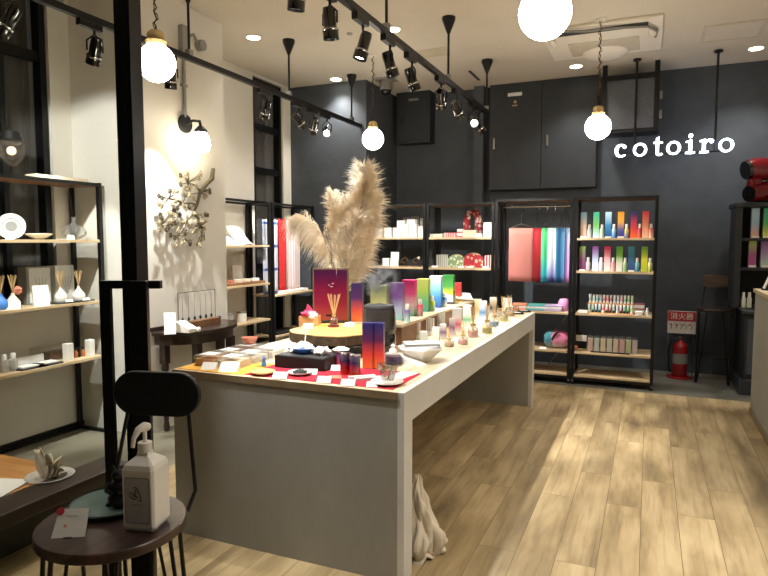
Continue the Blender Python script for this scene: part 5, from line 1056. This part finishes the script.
for row,pxs,Z_,bt_,nm in ((ROW1,(583.5,596,608,620.5,633.5,645),1.53,23,'upper'),(ROW2,(583,596,608,620,632,645),1.19,22,'second')):
    for i,(cs,l,bc) in enumerate(row):
        s=.01157; Y=6.74
        gbox(Vector((BX(pxs[i],Y),Y,Z_)),5.2*s,.055,bt_*s,'tall gift box fading %s on the %s shelf of the right rack'%(l,nm),grad(*cs),.0,'gift boxes on the %s shelf'%nm)
        bottle((BX(pxs[i]+5.6,6.73),6.73,Z_),12.2*s,2.0*s,grad(*bc),'white-capped bottle right of the %s gift box on the %s shelf'%(l,nm),'bottles on the %s shelf'%nm)
        if (nm,i) in (('upper',2),('upper',3),('second',0),('second',4),('upper',0)):
            o=MB().bb(-.03,.03,-.012,.012,0,.018).build('tag_block','white'); o.location=(BX(pxs[i],6.67),6.672,Z_); tag(o,'white tag block below the %s gift box on the %s shelf'%(l,nm),'tag')
# tester stand
t=thing('tester_stand','long two-tier clear stand of slim tester tubes on the third shelf','stand',(BX(611),6.8,Z3))
x0_=BX(589.5,6.8); x1_=BX(636,6.8)
MB().bb(x0_,x1_,6.70,6.76,Z3,Z3+.01).bb(x0_,x1_,6.82,6.88,Z3+.085,Z3+.10).build('tier','kraft',t)
MB().bb(x0_-.006,x0_,6.70,6.88,Z3,Z3+.10).bb(x1_,x1_+.006,6.70,6.88,Z3,Z3+.10).build('side','clear',t)
TC=['#8fd0b0','#a0d8c0','#58a8c8','#7ab8d0','#e04860','#e88890','#d03048','#9ad0c0','#b0b8e0','#e890b0','#58b878','#6ac890','#b8d850']
for i in range(13):
    xx=x0_+.02+(x1_-x0_-.04)*i/12
    for rr2,(Y,zb,nm) in enumerate(((6.73,Z3+.0105,'front'),(6.85,Z3+.1005,'rear'))):
        p=Vector((xx,Y,zb)); tt=thing('tester_tube','slim capped tester tube, %s from the left in the %s row'%(ORD[i],nm),'tube',p,'slim tester tubes')
        MB().cyl(p,p+Vector((0,0,.025)),.013,n=10).build('base_cap','ink' if (i%4!=0 and rr2==0) else 'whitep',tt)
        MB().cyl(p+Vector((0,0,.025)),p+Vector((0,0,.085)),.0125,n=10).build('tube',grad(TC[i],'#f2f2ee'),tt)
rb(641,9,9,Z3,6.83,stripes('labelbox','#f0ece6','#b8606a','Z',2.2,.3),'white and red labelled small box right of the tester stand'); rb(641,6,3.5,Z3,6.70,'white','low white box before the labelled small box'); bottle((BX(649.5,6.74),6.74,Z3),.075,.015,M['sheet'],'pale small bottle at the right end of the third shelf',None)
rb(585,8,2.5,Z3,6.69,'white','flat white tag left of the tester stand')
# clear bottles on lower shelf
for i in range(8):
    px=593+6.45*i; x=BX(px,6.76); p=Vector((x,6.76,Z2)); tt=thing('spray_bottle','square clear bottle with flowers inside, %s from the left on the lower shelf'%ORD[i],'bottle',p,'clear flower bottles')
    MB().box(p+Vector((0,0,.075)),(.058,.058,.15)).build('body','case',tt,bevel=.004); MB().box(p+Vector((0,0,.07)),(.046,.046,.13)).build('flowers',floral('petals%d'%i,['#f0d8d0','#d8e4e0','#f4e0c8','#e8e8e0','#f4dcc8','#f0c8c8','#dce8c0','#e8e4e4'][i],['#ecc8c0','#c8dcd8','#f0d8b4','#dce4cc','#f0d0b8','#ecb8bc','#d4e0a8','#dcccd8'][i],70),tt)
    MB().cyl(p+Vector((0,0,.151)),p+Vector((0,0,.172)),.02,n=14).build('cap','clear',tt)
o=MB().bb(-.19,.19,-.012,.012,0,.012).build('dark_bar','blackm'); o.location=(BX(613,6.69),6.69,Z2); tag(o,'thin dark bar lying in front of the clear flower bottles','bar')
x=BX(584,6.9); t=thing('black_display','black upright board with a white card on the lower shelf','sign board',(x,6.9,Z2)); MB().bb(x-.055,x+.055,6.88,6.91,Z2,Z2+.17).build('board','blackm',t); MB().bb(x-.055,x+.055,6.872,6.879,Z2+.08,Z2+.145).build('card_face','white',t)
o=crumple('coral_ornament','terra',None,Vector((0,0,.025)),.028,33,.9); o.location=(BX(577.5,6.74),6.74,Z2); tag(o,'small coral coloured ornament before the black display board','ornament')
# ------------------------------------------------------------------ hutch contents
for (px,z,h,cs,l) in ((754,HZ[1],24,('#f0a890','#9ab8d0','#a8c8dc'),'blue to peach'),(766,HZ[1],24,('#e8e878','#58b068','#48a888'),'green to yellow'),(752.5,HZ[0],23,('#b04890','#a06088','#a0c060'),'lime to magenta'),(765,HZ[0],23,('#b8d8c8','#a890b8','#8a58a0'),'violet to mint')):
    Y=7.24; x=BX(px,Y); gbox(Vector((x,Y,z)),5.5*.0126,.07,h*.0126,'tall gift box fading %s in the dark hutch'%l,grad(*cs),0,'gift boxes in the hutch'); o=MB().bb(-.035,.035,-.01,.01,0,.022).build('tag_block','white'); o.location=(x,Y-.055,z); tag(o,'white tag block before the %s box in the hutch'%l,'tag')
for i,px in enumerate((746,752)):
    Y=7.2; p=Vector((BX(px,Y),Y,.825)); bottle(p,.155,.022,grad('#d8e0c8','#e0e4d8'),'pale slim bottle at the bottom of the hutch, %s one'%('left','right')[i],'slim bottles in the hutch')
# red twin pipe object
Y=7.35; p=Vector((1.02,Y,1.886)); t=thing('red_blower','glossy red twin-pipe machine with black openings on top of the hutch','machine',p)
def Q(px,py,Y_=7.3): return onY(px,py,Y_)
MB().tube([Q(748,170,7.2),Q(753,169,7.22),Q(775,169,7.3),Q(800,171,7.4)],[.10,.11,.115,.11],24).build('upper_pipe','redg',t,smooth=True)
MB().tube([Q(756,175,7.26),Q(754,184,7.26),Q(760,190,7.28)],[.07,.075,.09],18).build('neck','redg',t,smooth=True)
a_=Q(751,194,7.22); a_.z=2.0
MB().tube([(a_.x-.02,7.17,1.972),(a_.x+.10,7.26,1.99),(a_.x+.30,7.32,2.04),(a_.x+.55,7.4,2.09)],[.085,.10,.10,.09],24).build('lower_pipe','redg',t,smooth=True)
d_=(Q(748,170,7.2)-Q(753,169,7.22)).normalized(); c0=Q(748,170,7.2)
MB().cyl(c0,c0+d_*.03,.098,.092,n=24).build('upper_opening','gloss',t); 
dd=Vector((-.8,-.6,-.1)).normalized(); c1=Vector((a_.x-.02,7.17,1.972)); MB().cyl(c1,c1+dd*.015,.078,n=24).build('lower_opening','gloss',t)
MB().bb(1.0,1.55,7.2,7.45,1.886,1.91).build('foot','gloss',t,bevel=.005)
# counter easel
p=onZ(766,292,1.09); p.x=.99; t=thing('plate_easel','white wire easel on a dark base at the end of the counter','easel',(p.x,p.y,1.09)); yy=6.0; e=Vector((.93,yy,1.09))
MB().tube([e+Vector((-.04,0,.012)),e+Vector((.05,0,.26)),e+Vector((.09,0,.275)),e+Vector((.085,0,.245))],.011,8).build('strut','whitep',t,smooth=True)
MB().tube([e+Vector((.14,0,.012)),e+Vector((.06,0,.24))],.009,8).build('strut','whitep',t,smooth=True)
MB().tube([e+Vector((-.005,0,.10)),e+Vector((.11,0,.10))],.008,8).build('crossbar','whitep',t,smooth=True)
MB().cyl(e+Vector((.05,0,.0)),e+Vector((.05,0,.012)),.11,n=24).build('base','gloss',t)
MB().sph(e+Vector((.09,-.02,.055)),.05,16,(1,.7,.85)).build('navy_lump','ink',t,smooth=True)
# ------------------------------------------------------------------ fire extinguisher with its sign
ex=Vector((.34,7.45,0)); t=thing('fire_extinguisher','red fire extinguisher with black hose standing on a red base','fire extinguisher',ex)
MB().lathe([(0,.02),(.075,.02),(.08,.035),(.08,.33),(.07,.37),(.03,.40),(.025,.42),(0,.42)],ex,26).build('cylinder','exred',t,smooth=True)
MB().lathe([(.0805,.16),(.0805,.27)],ex,26).build('paper_label','grey',t,smooth=True)
MB().cyl(ex+Vector((0,0,.42)),ex+Vector((0,0,.455)),.022,n=12).build('valve','steel',t); MB().box(ex+Vector((-.02,0,.465)),(.11,.02,.012)).box(ex+Vector((-.02,0,.49)),(.12,.02,.01),Matrix.Rotation(-.2,3,'Y')).build('lever','blackm',t)
MB().tube([ex+Vector((.02,-.01,.43)),ex+Vector((-.09,-.03,.42)),ex+Vector((-.115,-.04,.30)),ex+Vector((-.11,-.04,.12)),ex+Vector((-.09,-.03,.06))],.011,8).build('hose','blackm',t,smooth=True)
st=thing('extinguisher_stand','white and red notice board on a wire stand over the fire extinguisher','sign',(.34,7.43,0))
MB().lathe([(0,0),(.135,0),(.135,.012),(.10,.018),(0,.018)],(.34,7.45,0),30).build('base','exred',st,smooth=True)
for k in (-1,1): MB().tube([(.34+k*.125,7.50,.018),(.34+k*.125,7.44,.52)],.004,6).build('rod','steel',st)
bd=MB().bb(.205,.485,7.425,7.432,.49,.735).build('board','sheet',st,bevel=.002)
MB().bb(.207,.483,7.4225,7.4245,.625,.733).build('red_field','sredw',bd)
text('消火器',.078,'lettering','white',bd,(.345,7.4215,.652),(1,0,0),(0,0,1),.0004)
text('FIRE EXTINGUISHER',.0,'lettering','white',bd,(.345,7.4215,.652),(1,0,0),(0,0,1),.0004) if False else None
pg=MB()
for i in range(5): pg.tube([(.225+.05*i,7.4235,.60),(.25+.05*i,7.4235,.57),(.235+.05*i,7.4235,.54)],.0035,5)
pg.build('pictogram','ink',bd)
pg=MB()
for i in range(4): pg.cyl((.24+.06*i,7.4245,.585),(.24+.06*i,7.423,.585),.010,n=10)
pg.build('pictogram','sredw',bd)
# ------------------------------------------------------------------ light from the globes and wall lamp bulbs
def bulb(loc,e,c,r=.1):
    d=bpy.data.lights.new('bulb_light','POINT'); d.energy=e; d.color=c; d.shadow_soft_size=r; o=bpy.data.objects.new('bulb_light',d); col.objects.link(o); o.location=loc
w=bpy.data.worlds.new('night'); bpy.context.scene.world=w; w.use_nodes=True; w.node_tree.nodes['Background'].inputs[0].default_value=(1,.9,.75,1); w.node_tree.nodes['Background'].inputs[1].default_value=.03
